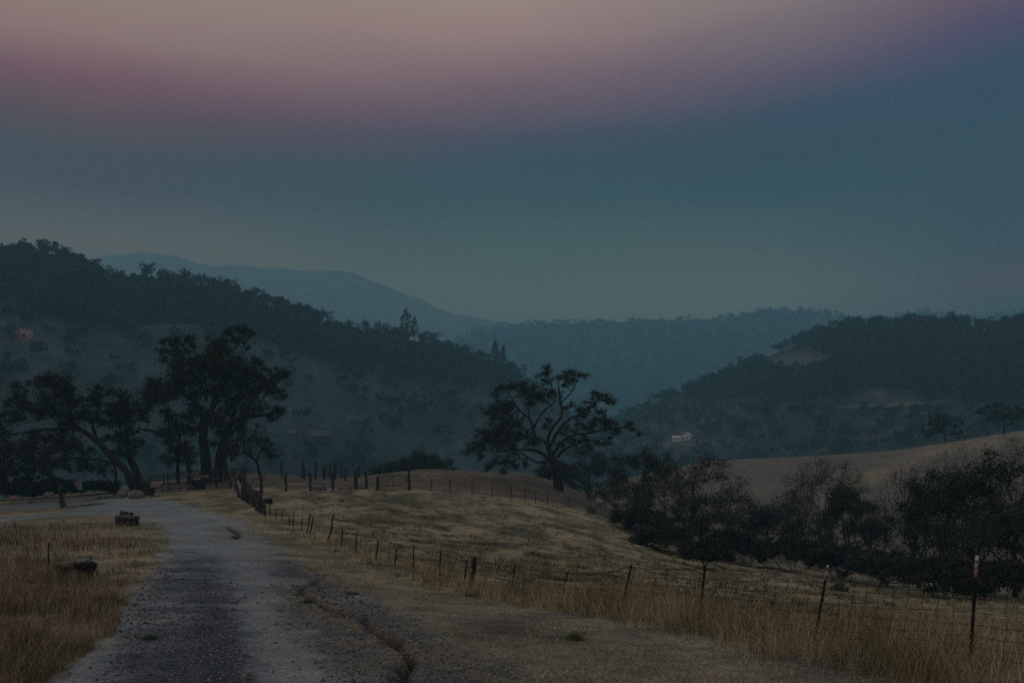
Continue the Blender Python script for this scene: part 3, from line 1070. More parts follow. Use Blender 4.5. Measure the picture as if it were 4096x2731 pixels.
crafted_tree('oak_tree', 'tallest oak with upright forked trunks and a ragged crown behind the metal yard gate', 'tree', 128, (1440, 1150), R1, .14348,
    [Lm([(1440, 1175, 52), (1425, 1080, 42), (1405, 950, 36), (1432, 840, 32), (1478, 740, 27), (1492, 690, 22), (1522, 590, 16), (1540, 480, 12), (1520, 380, 8), (1490, 300, 5)], 1, root=True),
     Lm([(1478, 740, 16), (1500, 640, 13), (1600, 560, 10), (1640, 470, 8), (1560, 420, 7), (1650, 340, 7), (1695, 295, 6), (1742, 240, 4)], -1.5),
     Lm([(1420, 880, 18), (1385, 780, 15), (1340, 700, 12), (1250, 640, 10), (1150, 590, 8), (1060, 575, 5)], 2.5),
     Lm([(1440, 700, 14), (1440, 605, 12), (1330, 588, 10), (1250, 620, 7), (1180, 680, 5)], -2.5, 0),
     Lm([(1440, 600, 9), (1400, 480, 8), (1260, 395, 7), (1205, 352, 6), (1270, 328, 5), (1318, 275, 3)], 1.5, 0),
     Lm([(1205, 352, 5), (1130, 370, 4), (1060, 380, 3)], 2.4, 1.2),
     Lm([(1520, 1185, 44), (1530, 1100, 36), (1560, 1000, 32), (1598, 890, 27), (1660, 835, 22), (1760, 818, 18), (1880, 805, 12), (1960, 770, 8), (2015, 790, 5)], -2, root=True),
     Lm([(1590, 900, 18), (1640, 760, 14), (1640, 650, 12), (1700, 560, 9), (1745, 450, 6)], 2, -.5),
     Lm([(1760, 818, 12), (1830, 700, 9), (1900, 600, 7), (1960, 520, 4)], 1.5, -1),
     Lm([(1600, 1190, 22), (1575, 1080, 18), (1560, 1000, 14)], -1, -1, root=True),
     Lm([(1345, 1170, 26), (1335, 1050, 20), (1270, 990, 16), (1180, 945, 13), (1090, 915, 11), (1000, 905, 7), (950, 900, 4)], -2.5, -1, root=True),
     Lm([(1225, 1160, 16), (1210, 1050, 13), (1230, 940, 10), (1200, 850, 6)], 2, 1, root=True),
     Lm([(1825, 860, 8), (1790, 930, 6), (1765, 975, 5), (1720, 940, 3)], -1, -1.5),
     Lm([(1790, 870, 5), (1850, 885, 4), (1890, 900, 2)], -2, -1.6)],
    [(1690, 215, 58), (1660, 275, 48), (1750, 240, 40), (1620, 250, 34), (1150, 270, 55), (1210, 290, 52), (1290, 265, 52), (1100, 345, 46), (1060, 375, 28), (1320, 300, 36), (1230, 350, 40), (1480, 300, 76), (1560, 330, 88), (1420, 390, 88), (1300, 450, 96), (1200, 440, 56),
     (1450, 480, 108), (1600, 450, 108), (1700, 470, 100), (1785, 430, 58), (1560, 560, 115), (1330, 530, 86), (1780, 550, 80), (1700, 620, 80), (1830, 620, 64), (1460, 640, 52), (1600, 720, 100), (1740, 740, 84),
     (1940, 530, 60), (1990, 515, 40), (1890, 600, 50), (1980, 680, 50), (1960, 775, 50), (1900, 815, 60), (1830, 760, 56), (2010, 790, 30), (1600, 850, 84), (1700, 850, 56), (1350, 650, 76), (1250, 590, 80), (1150, 570, 88), (1050, 560, 66),
     (1000, 590, 40), (1000, 670, 80), (1100, 670, 96), (1200, 700, 80), (1300, 770, 76), (1050, 780, 90), (960, 760, 76), (920, 830, 50), (1150, 800, 60), (1250, 880, 86), (1350, 890, 60), (1200, 950, 60), (1220, 1050, 70), (1180, 1100, 62),
     (1350, 1060, 60), (1130, 930, 40), (1650, 560, 80), (1480, 880, 40), (1470, 1000, 40), (1610, 960, 60), (1390, 560, 60), (1850, 480, 30), (1720, 330, 22), (1320, 1120, 46), (1540, 920, 46), (1490, 830, 46), (1640, 1060, 56), (1700, 920, 44), (1420, 760, 50), (1530, 640, 70), (1080, 850, 44), (1950, 640, 44), (1860, 560, 50), (1280, 1010, 56)],
    M['leaf'], 202, leafsize=.115, dens=520, thick=.82)

crafted_tree('oak_tree', 'low leaning oak whose dark trunk slants left over the far end of the road', 'tree', 112, (945, 1280), R1, .14348,
    [Lm([(955, 1290, 46), (900, 1210, 36), (840, 1150, 30), (745, 1060, 28), (650, 965, 26), (560, 905, 22), (470, 870, 17), (400, 830, 13), (340, 740, 10), (360, 640, 6)], 1.5, root=True),
     Lm([(560, 905, 16), (450, 890, 13), (330, 900, 11), (240, 925, 9), (120, 940, 6), (40, 990, 4)], -2.5, 1),
     Lm([(650, 965, 16), (610, 850, 12), (640, 740, 9), (645, 640, 5)], 2.5, 1),
     Lm([(400, 830, 11), (300, 700, 9), (240, 640, 8), (170, 570, 4)], 3, 1.2),
     Lm([(470, 870, 12), (480, 760, 9), (470, 640, 6), (400, 560, 4)], -1.2, 1),
     Lm([(830, 1150, 16), (740, 1120, 13), (620, 1100, 11), (500, 1110, 9), (380, 1150, 6)], -3, 0),
     Lm([(300, 700, 7), (180, 720, 5), (60, 700, 3)], 1, 1.4),
     Lm([(740, 1290, 14), (770, 1180, 12), (720, 1090, 9)], 2, 2, root=True)],
    [(180, 550, 56), (215, 530, 40), (120, 600, 56), (50, 700, 56), (30, 800, 48), (150, 680, 66), (370, 550, 60), (330, 580, 64), (480, 575, 60), (500, 620, 62), (440, 680, 105), (330, 720, 95), (605, 660, 60), (640, 600, 60), (690, 610, 46),
     (560, 770, 105), (400, 830, 108), (250, 780, 88), (150, 820, 78), (60, 880, 66), (690, 760, 50), (650, 840, 56), (250, 950, 96), (120, 960, 76), (400, 980, 108), (520, 1010, 96), (610, 1060, 80), (300, 1080, 108), (150, 1080, 108),
     (50, 1030, 78), (450, 1130, 108), (600, 1150, 78), (690, 1180, 56), (50, 1150, 108), (180, 1200, 96), (330, 1200, 80), (30, 1270, 66), (110, 1290, 60), (500, 1210, 60), (230, 1280, 60), (600, 690, 50)],
    M['leaf'], 303, leafsize=.115, dens=500, depth=2.4, thick=.78)

crafted_tree('oak_tree', 'narrow dark oak rising between the low leaning oak and the tallest oak', 'tree', 118, (960, 1270), R1, .14348,
    [Lm([(985, 1290, 32), (955, 1200, 26), (915, 1120, 22), (885, 1020, 18), (872, 920, 14), (880, 820, 11), (850, 740, 8), (880, 680, 5)], 0, root=True),
     Lm([(885, 1020, 10), (820, 900, 8), (790, 820, 6), (780, 760, 3)], 1.5),
     Lm([(900, 1080, 9), (950, 1040, 7), (975, 1000, 4)], -1.5)],
    [(830, 700, 66), (880, 670, 50), (790, 760, 76), (880, 780, 76), (830, 850, 78), (900, 850, 58), (760, 850, 56), (880, 950, 68), (920, 1000, 66), (960, 1050, 46), (850, 1050, 60), (780, 970, 46), (900, 1090, 40), (900, 720, 40), (930, 930, 40)],
    M['leaf'], 404, leafsize=.115, dens=400, depth=2)

crafted_tree('oak_tree', 'small oak with a thin kinked trunk at the end of the roadside fence', 'tree', 104, (1815, 1262), R1, .14348,
    [Lm([(1822, 1300, 13), (1815, 1240, 11), (1805, 1180, 10), (1790, 1120, 9), (1750, 1085, 8), (1705, 1062, 7), (1700, 1000, 5)], 0, root=True),
     Lm([(1790, 1120, 7), (1800, 1060, 6), (1840, 1010, 4)], 1),
     Lm([(1705, 1062, 5), (1660, 1080, 4), (1630, 1110, 3)], -1)],
    [(1640, 1010, 52), (1700, 975, 64), (1790, 960, 64), (1830, 1025, 74), (1868, 1080, 46), (1750, 1050, 50), (1640, 1100, 46), (1600, 1050, 40), (1850, 970, 36)],
    M['leaf_grey'], 505, leafsize=.09, dens=380, depth=1)

# ------------------------------------------------------------------ thicket and bushes
G1 = 'thicket trees in the gully'
T = put_tree
T('thicket_tree', 'grey leafy tree half hidden behind the foot of the gnarled oak', 'tree', 590, 156, 447, 58, 'dense', 1, G1, z=-2)
T('thicket_tree', 'low rounded tree just right of the gnarled oak trunk', 'tree', 560, 150, 462, 40, 'dense', 2, G1, z=2)
T('thicket_tree', 'dark evergreen with a flat dense top between the gnarled oak and the tall mixed tree', 'tree', 641, 128, 455, 56, 'dense', 3, G1, M['leaf_green'])
T('thicket_tree', 'dull grey tree in front of the flat topped dark evergreen', 'tree', 655, 98, 478, 62, 'sparse', 4, G1)
T('thicket_tree', 'tall mixed tree with a thin visible trunk at the edge of the mown field', 'tree', 686, 90, 459, 76, 'sparse', 5, G1, leaves=9)
T('thicket_tree', 'broad twiggy tree crowding the right side of the tall mixed tree', 'tree', 716, 95, 474, 56, 'sparse', 6, G1)
T('thicket_tree', 'greenish round tree standing beneath the bare pale hillside', 'tree', 745, 108, 494, 46, 'sparse', 7, G1)
T('thicket_tree', 'low grey tree in the dip left of the slender open tree', 'tree', 773, 112, 496, 44, 'sparse', 8, G1)
T('thicket_tree', 'slender open tree with a feathery crown silhouetted on the pale hillside', 'tree', 822, 118, 459, 62, 'sparse', 9, G1, leaves=8)
T('thicket_tree', 'short crooked tree tucked against the left side of the slender open tree', 'tree', 795, 116, 486, 32, 'bare', 10, G1)
T('thicket_tree', 'dark compact tree right of the slender open tree trunk', 'tree', 848, 106, 490, 42, 'dense', 11, G1, M['leaf_green'])
T('thicket_tree', 'greyish leafless tree with a dense tangle of twigs above the dark compact tree', 'tree', 872, 118, 470, 56, 'bare', 12, G1, leaves=3)
T('thicket_tree', 'leafless tree with a clear forked trunk over the pale slope', 'tree', 912, 112, 462, 66, 'bare', 13, G1)
T('thicket_tree', 'small leafless tree highest up the pale slope beside the frame edge', 'tree', 1012, 190, 436, 42, 'bare', 14, G1)
T('thicket_tree', 'small leafless tree half way up the pale slope', 'tree', 968, 165, 446, 48, 'bare', 15, G1)
T('thicket_tree', 'small leafless tree at the foot of the light spur', 'tree', 940, 150, 455, 40, 'bare', 16, G1)
T('thicket_tree', 'dense green-black tree forming the middle of the large right hand thicket', 'tree', 965, 76, 466, 66, 'dense', 17, G1, M['leaf_green'])
T('thicket_tree', 'tall tangled tree rising at the right end of the large thicket', 'tree', 1015, 74, 458, 70, 'sparse', 18, G1, leaves=13)
T('thicket_tree', 'sprawling tangled tree reaching past the frame edge behind the white tipped post', 'tree', 1062, 78, 452, 74, 'sparse', 19, G1, leaves=12)
T('thicket_tree', 'dark tangled tree at the left end of the large right hand thicket', 'tree', 918, 82, 488, 62, 'sparse', 20, G1, leaves=14)
T('thicket_tree', 'thin scruffy tree below the leafless forked tree', 'tree', 884, 86, 508, 42, 'sparse', 21, G1)
T('thicket_tree', 'low dark tree directly behind the white tipped post', 'tree', 985, 70, 505, 62, 'sparse', 41, G1)
T('thicket_tree', 'low dark tree filling the bottom of the thicket at the frame edge', 'tree', 1030, 70, 512, 60, 'dense', 42, G1)
T('thicket_tree', 'low scruffy tree under the dark tangled tree', 'tree', 938, 76, 520, 52, 'sparse', 43, G1)
T('thicket_tree', 'low leafy tree in front of the trunk of the slender open tree', 'tree', 812, 98, 517, 42, 'sparse', 44, G1)
T('thicket_tree', 'low leafy tree in the gully below the low grey tree', 'tree', 765, 98, 508, 48, 'sparse', 45, G1, leaves=12)
T('thicket_tree', 'leaning scruffy tree at the lower right edge of the tall mixed tree', 'tree', 700, 84, 500, 50, 'sparse', 46, G1, leaves=11)
T('thicket_tree', 'leafy tree filling the gap behind the field edge and the grey tree', 'tree', 622, 112, 486, 46, 'sparse', 47, G1, leaves=10)
G2 = 'low bushes along the field edge'
T('bush', 'low dark bush at the bottom of the mown field under the tall mixed tree', 'bush', 706, 74, 541, 30, 'bush', 22, G2, M['leaf'])
T('bush', 'low bush at the field edge in front of the greenish round tree', 'bush', 742, 88, 532, 44, 'bush', 23, G2)
T('bush', 'dark bush at the field edge below the slender open tree', 'bush', 792, 86, 540, 50, 'bush', 24, G2, M['leaf'])
T('bush', 'scruffy bush behind the dead fallen limb', 'bush', 842, 84, 545, 48, 'bush', 25, G2)
T('bush', 'scruffy bush beneath the thin scruffy tree', 'bush', 880, 78, 553, 44, 'bush', 26, G2)
T('bush', 'dark undergrowth bush at the foot of the large thicket', 'bush', 935, 68, 560, 60, 'bush', 27, G2, M['leaf'])
T('bush', 'dark undergrowth bush just left of the white tipped post', 'bush', 978, 66, 562, 56, 'bush', 28, G2, M['leaf'])
T('bush', 'dark undergrowth bush against the frame edge', 'bush', 1020, 66, 562, 56, 'bush', 29, G2, M['leaf'])
T('bush', 'greyish bush low on the field side of the dull grey tree', 'bush', 662, 84, 526, 44, 'bush', 31, G2)
T('bush', 'twiggy bush straddling the end of the knoll', 'bush', 640, 100, 508, 40, 'bush', 32, G2)
G3 = 'bushes behind the knoll'
for i, (u, vt, wd, lab) in enumerate([(380, 468, 26, 'lowest left bush of the dark row behind the knoll crest'), (402, 460, 36, 'broad dark bush behind the tall gate post'), (424, 455, 34, 'highest bush of the dark row behind the knoll crest'), (446, 459, 30, 'bush at the right end of the dark row behind the knoll crest')]):
    T('bush', lab, 'bush', u, 172, vt, wd, 'bush', 50 + i, G3, M['leaf_green'], leaves=60, z=1.0)
G4 = 'dark shrubs at the left roadside'
for i, (u, vt, wd, lab) in enumerate([(-6, 478, 40, 'dark shrub at the frame edge behind the left sheep'), (22, 484, 34, 'dark shrub directly behind the left sheep'), (44, 485, 28, 'dark shrub left of the second sheep'), (64, 479, 30, 'dark shrub above the second sheep'), (96, 481, 30, 'dark shrub right of the pale leaning tub')]):
    T('bush', lab, 'bush', u, 122, vt, wd, 'bush', 60 + i, G4, M['leaf'], leaves=50)

# ------------------------------------------------------------------ far woods


def far_proto(seed, conifer=False):
    rng = np.random.default_rng(seed)
    if conifer == 'open':
        p = rng.normal(size=(230, 3))
        p /= np.linalg.norm(p, axis=1)[:, None]
        p *= rng.uniform(.3, 1, 230)[:, None] ** .6
        zz = .60 + .40 * p[:, 2]
        r_ = .27 * (1.25 - zz) / .75
        return np.stack([p[:, 0] * r_, p[:, 1] * r_, zz], -1), .055
    if conifer:
        z = rng.uniform(.15, 1, 260) ** .8
        r = (1.02 - z) * .28 * rng.uniform(.3, 1, 260)
        a_ = rng.uniform(0, 6.28, 260)
        c = np.stack([np.cos(a_) * r, np.sin(a_) * r, z], -1)
        return c, .07
    k = 7
    b = rng.normal(size=(k, 3)) * np.array([.24, .24, .13]) + np.array([0, 0, .62])
    i = rng.integers(0, k, 190)
    p = rng.normal(size=(190, 3))
    p /= np.linalg.norm(p, axis=1)[:, None]
    p *= (rng.uniform(.35, 1, 190) ** .5 * .20)[:, None]
    c = b[i] + p
    c[:, 2] = np.clip(c[:, 2], .12, 1.0)
    return c, .10


PROT = [far_proto(900 + i) for i in range(6)]


def wood_mass(name, pts, sizes, label, seed, thin=1.0):
    rng = np.random.default_rng(seed)
    a_ = Acc()
    cs, ss = [], []
    for (x, y, z), h in zip(pts, sizes):
        c, ls = PROT[rng.integers(0, 6)]
        n = int(len(c) * thin)
        c = c[rng.permutation(len(c))[:n]]
        t_ = rng.uniform(0, 6.28)
        R = np.array([[math.cos(t_), -math.sin(t_), 0], [math.sin(t_), math.cos(t_), 0], [0, 0, 1]])
        cs.append((c @ R.T) * np.array([h * rng.uniform(.9, 1.3), h * 1.1, h]) + np.array([x, y, z - .08 * h]))
        ss.append(np.full(n, ls * h / math.sqrt(thin)))
    cs, ss = np.concatenate(cs), np.concatenate(ss)
    for lo in range(0, len(cs), 40000):
        v, q = leaf_quads(cs[lo:lo + 40000], 1.0, rng)
        v = v.reshape(-1, 4, 3)
        c = cs[lo:lo + 40000][:, None, :]
        v = c + (v - c) * ss[lo:lo + 40000][:, None, None]
        a_.add(v.reshape(-1, 3), q)
    o = obj(name, a_, M['leaf_far'])
    tag(o, label, 'woodland', kind='stuff')
    return o


def scatter(hill, n, ok, seed, hmin, hmax, urange):
    rng = np.random.default_rng(seed)
    u = rng.uniform(*urange, n * 6)
    t_ = rng.uniform(.05, 1.0, n * 6)
    X, Y, Z = hill.pt(u, t_)
    uu, vv = UC + 1000 * X / Y, VH - 1000 * Z / Y
    m = ok(uu, vv, rng)
    X, Y, Z = X[m][:n], Y[m][:n], Z[m][:n]
    return np.stack([X, Y, Z], -1), rng.uniform(hmin, hmax, len(X))


p, s_ = scatter(HL, 850, lambda u, v, r: (v < np.interp(u, *WOODLINE_L) - r.uniform(-4, 4, u.shape)) & (v > 200), 1, 6.2, 10.5, (-90, 620))
wood_mass('far_wood', p, s_, 'dark oak wood covering the upper slope of the left hill', 11)
hclear = lambda u, v: (np.hypot((u - 25) / 15, (v - 336) / 10) > 1) & (np.hypot((u - 312) / 34, (v - 438) / 10) > 1) & (np.hypot((u - 168) / 40, (v - 329) / 5) > 1)
p, s_ = scatter(HL, 210, lambda u, v, r: hclear(u, v) & (v > np.interp(u, *WOODLINE_L)) & (v < 480) & (r.random(u.shape) < .5), 2, 4, 11, (-90, 640))
wood_mass('far_wood', p, s_, 'scattered hazy trees on the lower slope of the left hill', 12)
rclear = lambda u, v: (np.exp(-(((u - 796) / 38) ** 2 + ((v - 363) / 13) ** 2)) < .42) & ~((u > 826) & (u < 940) & (v > 399) & (v < 412)) & (np.abs(v - 404) > 2.2) & (np.exp(-(((u - 960) / 34) ** 2 + ((v - 361) / 5) ** 2)) < .4) & (np.exp(-(((u - 684) / 24) ** 2 + ((v - 443) / 14) ** 2)) < .4)
p, s_ = scatter(HR, 900, lambda u, v, r: rclear(u, v) & (v < 402) & (r.random(u.shape) < .9), 3, 7, 12, (590, 1120))
wood_mass('far_wood', p, s_, 'dark wood covering the upper slope of the right hill', 13)
p, s_ = scatter(HR, 380, lambda u, v, r: rclear(u, v) & (v > 400) & (v < 480) & (r.random(u.shape) < .6), 4, 4, 10, (560, 1120))
wood_mass('far_wood', p, s_, 'hazy scattered trees on the lower slope of the right hill', 14)
p, s_ = scatter(HM, 2400, lambda u, v, r: (v < 420), 5, 10, 16, (400, 1120))
wood_mass('far_wood', p, s_, 'faint wooded ridge in the smoke behind both hills', 15, thin=.4)

# skyline trees one can tell apart
FG = 'trees standing on the left hill skyline'


def far_tree_mesh(seed, conifer=False, sparse=False):
    rng = np.random.default_rng(seed)
    c, ls = far_proto(seed, conifer)
    if sparse:
        c = c[:110]
        ls *= .75
    lv, tr = Acc(), Acc()
    lv.add(*leaf_quads(c, ls * .8, rng))
    tr.tube([(0, 0, -.1), (.01, 0, .3), (0, .01, .95 if conifer else .6)], [.028, .022, .008], 6)
    for _ in range(9 if not conifer else 22):
        e = c[rng.integers(0, len(c))]
        z0 = e[2] * rng.uniform(.55, .8)
        tr.tube(bend((0, 0, z0), e, rng, .12, 4), [.012, .009, .006, .003], 3, cap=False)
    return lv.mesh('crown'), tr.mesh('trunk')


FM = [far_tree_mesh(700 + i) for i in range(5)] + [far_tree_mesh(710, True), far_tree_mesh(711, True), far_tree_mesh(712, 'open')]
for a_, b_ in FM:
    a_.materials.append(M['leaf_far'])
    b_.materials.append(M['bark'])


def far_tree(u, Y, vtop, wpx, k, hill, label, group, base=None, name='oak_tree', rz=0, cat='tree'):
    if base is None:
        p = hill.at(u, np.interp(u, hill.cu, hill.cv) + 1.0)
    else:
        p = hill.at(u, base) if hill else gpy(u, Y)
    H = (VH - vtop) * p.y / 1000 - p.z
    o = thing(name, p, label, cat, group)
    ww = wpx * p.y / 1000
    for nm, me in (('crown', FM[k][0]), ('trunk', FM[k][1])):
        c = bpy.data.objects.new(nm, me)
        C.objects.link(c)
        c.parent = o
        c.scale = (ww / (.95 if k < 5 else .5), ww / (.95 if k < 5 else .5), H)
        c.rotation_euler.z = rz
    return o


SK = [(8, 244.5, 17, 'open branched oak at the left end of the left hill skyline'), (25, 243, 20, 'rounded oak second from the left on the left hill skyline'), (40, 248, 14, 'small oak in the dip between two rounded skyline oaks'),
      (55, 245, 17, 'rounded oak on the flat part of the left hill crest'), (70, 248, 19, 'last tall oak before the left hill crest drops'), (84, 257, 13, 'small oak where the left hill crest starts to drop'),
      (98, 266, 15, 'low oak half way down the first drop of the crest'), (112, 272, 15, 'low oak near the notch in the left hill crest'), (138, 272, 11, 'isolated small oak just right of the notch in the crest'),
      (152, 262, 17, 'spiky topped tree highest above the notch in the crest'), (166, 266, 15, 'rounded tree right of the spiky topped one'), (186, 268, 13, 'hooked oak standing up on the mid crest'), (198, 272, 15, 'broad oak in the even row on the mid crest'),
      (214, 274, 15, 'second broad oak in the even row on the mid crest'), (232, 279, 15, 'third broad oak in the even row on the mid crest'), (258, 285, 17, 'broad oak where the mid crest steepens'), (278, 296, 17, 'rounded oak on the steep part of the crest'),
      (296, 302, 14, 'small oak on the steep part of the crest'), (317, 306, 15, 'twin domed oak above the tallest foreground oak'), (327, 309, 13, 'right hand dome beside the twin domed oak'), (350, 318, 13, 'low oak on the gentle lower crest'),
      (366, 319, 11, 'small oak left of the spindly shrub row'), (378, 318, 8, 'spindly tree in the row before the conifer'), (386, 320, 8, 'short spindly tree beside the conifer'), (430, 331, 19, 'flat domed oak right of the conifer'), (448, 338, 17, 'low oak further down the crest'),
      (466, 345, 17, 'low oak before the dark firs'), (480, 349, 12, 'small oak touching the dark firs')]
for i, (u, vt, wd, lab) in enumerate(SK):
    far_tree(u, 0, vt, wd, i % 5, HL, lab, FG, rz=i * 1.3)
far_tree(406, 0, 307, 15, 7, HL, 'tall open conifer breaking the left hill skyline', None, name='conifer_tree')
far_tree(414.5, 0, 315, 9, 7, HL, 'shorter thin conifer touching the right of the tall open conifer', None, name='conifer_tree', rz=2)
far_tree(495, 0, 340.5, 17, 5, HL, 'dark pointed fir on the lower end of the left hill', 'pair of dark firs', name='fir_tree')
far_tree(503, 0, 345, 15, 6, HL, 'second, slightly lower fir beside the dark pointed fir', 'pair of dark firs', name='fir_tree', rz=1)
FR = 'trees standing on the right hill skyline'
for i, (u, vt, wd, lab) in enumerate([(672, 388, 13, 'lowest round tree on the right hill crest'), (708, 373, 15, 'round tree on the lower crest of the right hill'), (741, 361, 15, 'dark round tree at the step in the right hill crest'), (759, 351, 13, 'round tree just above the step in the crest'),
                                     (780, 342, 14, 'round tree mid way up the right hill crest'), (797, 336, 13, 'narrow tree mid way up the right hill crest'), (815, 329, 17, 'tree just below the umbrella shaped tree'), (838, 318, 22, 'wide umbrella shaped tree at the shoulder of the right hill'),
                                     (852, 317, 17, 'tree merging with the umbrella shaped tree'), (873, 318, 19, 'broad tree right of the umbrella shaped trees'), (893, 318, 16, 'open topped tree left of the highest one'), (914, 313, 20, 'highest tree on the right hill skyline'),
                                     (930, 314, 16, 'tall tree touching the highest one'), (948, 315, 19, 'domed tree right of the highest one'), (970, 315, 20, 'separate domed tree before the last gap'), (994, 319, 19, 'low tree near the right end of the skyline'), (1014, 314, 20, 'last tree on the right hill skyline')]):
    far_tree(u, 0, vt, wd, (i * 2 + 1) % 5, HR, lab, FR, rz=i * 2.1)
for i, (u, vt, wd, vb, lab) in enumerate([(118, 309, 22, 326, 'round dark tree left of the pale track cut'), (160, 306, 24, 325, 'round dark tree standing just above the pale track cut'), (196, 310, 22, 326, 'round dark tree at the right end of the pale track cut'), (96, 312, 20, 330, 'dark tree right of the rosy house'), (48, 322, 12, 338, 'small dark tree beside the rosy house')]):
    far_tree(u, 0, vt, wd, i, HL, lab, 'dark trees beside the track on the left hill', base=vb, rz=i)
for i, (u, vt, wd, lab) in enumerate([(945, 409, 44, 'large dark oak right behind the crest of the pale hillside'), (1004, 402, 54, 'spreading dark oak behind the pale hillside at the frame edge')]):
    far_tree(u, 285, vt, wd, i, None, lab, None, base=0, rz=i)
far_tree(661, 0, 405, 24, 2, HR, 'hazy round tree above the white building', None, base=432)

# ------------------------------------------------------------------ fences


def fence_Y(u):
    lo, hi = 7.0, 100.0
    for _ in range(50):
        m_ = (lo + hi) / 2
        if UC + 1000 * float(fence_x(m_)) / m_ > u:
            lo = m_
        else:
            hi = m_
    return lo


def wp(u, v, Y):
    return np.array([(u - UC) * Y / 1000, Y, (VH - v) * Y / 1000])


def t_post(acc, b, t, s=1.0):
    """steel T section with studs"""
    b, t = np.array(b, float), np.array(t, float)
    acc.beam(b, t, .042 * s, .007 * s)
    acc.beam(b + [0, .018 * s, 0], t + [0, .018 * s, 0], .007 * s, .034 * s)
    n = int(np.linalg.norm(t - b) / .055)
    for i in range(2, n):
        p = b + (t - b) * i / n - np.array([0, .008 * s, 0])
        acc.box((-.008 * s, -.006 * s, -.008 * s), (.008 * s, 0, .008 * s), c=p)


def wood_post(acc, b, t, r, rng, n=8):
    k = 7
    pts = bend(b, t, rng, .03, k)
    rr = r * (1 + rng.normal(0, .06, k))
    rr[0] *= 1.1
    acc.tube(pts, rr, n, squash=.9)


posts = [  # u_base, u_top, v_top, kind
    (968, 977, 555, 'tw'), (811, 828, 564.5, 'tw'), (698, 705, 564, 't'), (618, 631.5, 564, 't'), (557, 568, 570.5, 't'), (509, 515.5, 564, 't'), (471, 475.5, 556, 'wood'), (463, 467, 559, 't'),
    (439, 440.5, 550, 't'), (412.5, 414, 544.5, 't'), (394, 397.5, 542, 'tw'), (375, 379, 535.5, 'tw'), (355.5, 356.5, 532, 't'), (340, 343, 528, 't'), (327, 334, 514, 'thin'), (309, 313, 516.5, 'thin'),
    (306, 310.5, 512.5, 'thin'), (301, 302.5, 516.5, 't'), (293, 293.5, 512, 't'), (289, 289.5, 515.5, 'thin'), (281.5, 282, 509.5, 't'), (275, 277, 510, 't'), (270, 270.5, 508.5, 't'), (265, 265.5, 507, 't')]
frng = np.random.default_rng(77)
root = thing('wire_fence', (5.57, 12, gz(5.57, 12)), 'long wire fence of steel posts running beside the gravel road', 'fence')
tops = []
for ub, ut, vt, kd in posts:
    Y = fence_Y(ub)
    X = (ub - UC) * Y / 1000
    b = np.array([X, Y, gz(X, Y) - .25])
    t = wp(ut, vt, Y + (.05 if kd != 'wood' else .1))
    a = Acc()
    if kd in ('t', 'tw'):
        s = 1.0 if Y < 30 else min(1.6, Y / 30)
        cut = t + (b - t) * (.155 if kd == 'tw' else 0)
        t_post(a, b, cut if kd == 'tw' else t, s)
        o = obj('post', a, M['steel'], root)
        if kd == 'tw':
            a2 = Acc()
            t_post(a2, cut, t, s * 1.06)
            o2 = obj('painted_tip', a2, M['white'], o)
            o2.location = (0, 0, 0)
            o['label'] = 'steel post with a chipped white top'
    else:
        wood_post(a, b, t, .085 if kd == 'wood' else .05, frng)
        o = obj('post', a, M['wood'], root, smooth=True)
        if kd == 'wood':
            o['label'] = 'thick square cut wooden post leaning in the tall grass'
    tops.append((b, t, Y))
# one more post just out of frame carries the wires on
Yx = 9.3
Xx = float(fence_x(Yx)) + .05
bx = np.array([Xx, Yx, gz(Xx, Yx) - .2])
tx = bx + np.array([.02, .05, 1.62])
a = Acc()
t_post(a, bx, tx)
obj('post', a, M['steel'], root)
line = [(bx, tx, Yx)] + tops


def strand(acc, f, sag, r, barbs=False, upto=60, lines=line):
    for (b0, t0, y0), (b1, t1, y1) in zip(lines[:-1], lines[1:]):
        if y1 > upto or abs(y1 - y0) < .6:
            continue
        g0, g1 = b0 + (t0 - b0) * f, b1 + (t1 - b1) * f
        n = max(6, int(np.linalg.norm(g1 - g0) / .35))
        s_ = np.linspace(0, 1, n)
        sg = sag * frng.uniform(.4, 1.3)
        p = g0 + (g1 - g0) * s_[:, None]
        p[:, 2] -= 4 * sg * s_ * (1 - s_) + .012 * np.sin(s_ * 19 + y0)
        p[:, 0] -= .03
        rr = r * max(1, (y0 + y1) / 2 / 16)
        acc.tube(p, rr, 4, cap=False)
        if barbs and y1 < 45:
            m_ = int(np.linalg.norm(g1 - g0) / .13)
            for j in range(m_):
                sj = (j + .5) / m_
                c = np.array([np.interp(sj, s_, p[:, k]) for k in range(3)])
                d = frng.normal(size=3) * .016
                acc.tube([c - d, c + d], rr * .8, 3, cap=False)


a = Acc()
strand(a, .965, .085, .006, True)
obj('barbed_wire', a, M['wire'], root)
a = Acc()
for f in (.82, .70, .60, .51, .43, .36, .30):
    strand(a, f, .02, .0042, upto=34)
mesh_lines = [l_ for l_ in line if l_[2] < 31]
for (b0, t0, y0), (b1, t1, y1) in zip(mesh_lines[:-1], mesh_lines[1:]):
    Ls = np.linalg.norm((b1 - b0)[:2])
    for j in range(1, int(Ls / .30)):
        s_ = j / (Ls / .30)
        b_, t_ = b0 + (b1 - b0) * s_, t0 + (t1 - t0) * s_
        f = np.array([.30, .36, .43, .51, .60, .70, .82])
        p = b_ + (t_ - b_) * f[:, None]
        p[:, 0] += frng.normal(0, .008, 7) - .03
        p[:, 2] -= .02 * 4 * s_ * (1 - s_)
        a.tube(p, .0036 * max(1, (y0 + y1) / 2 / 16), 3, cap=False)
obj('woven_wire', a, M['wire'], root)
a = Acc()
strand(a, .62, .05, .004, upto=95, lines=[l_ for l_ in line if l_[2] > 28])
obj('plain_wire', a, M['wire'], root)

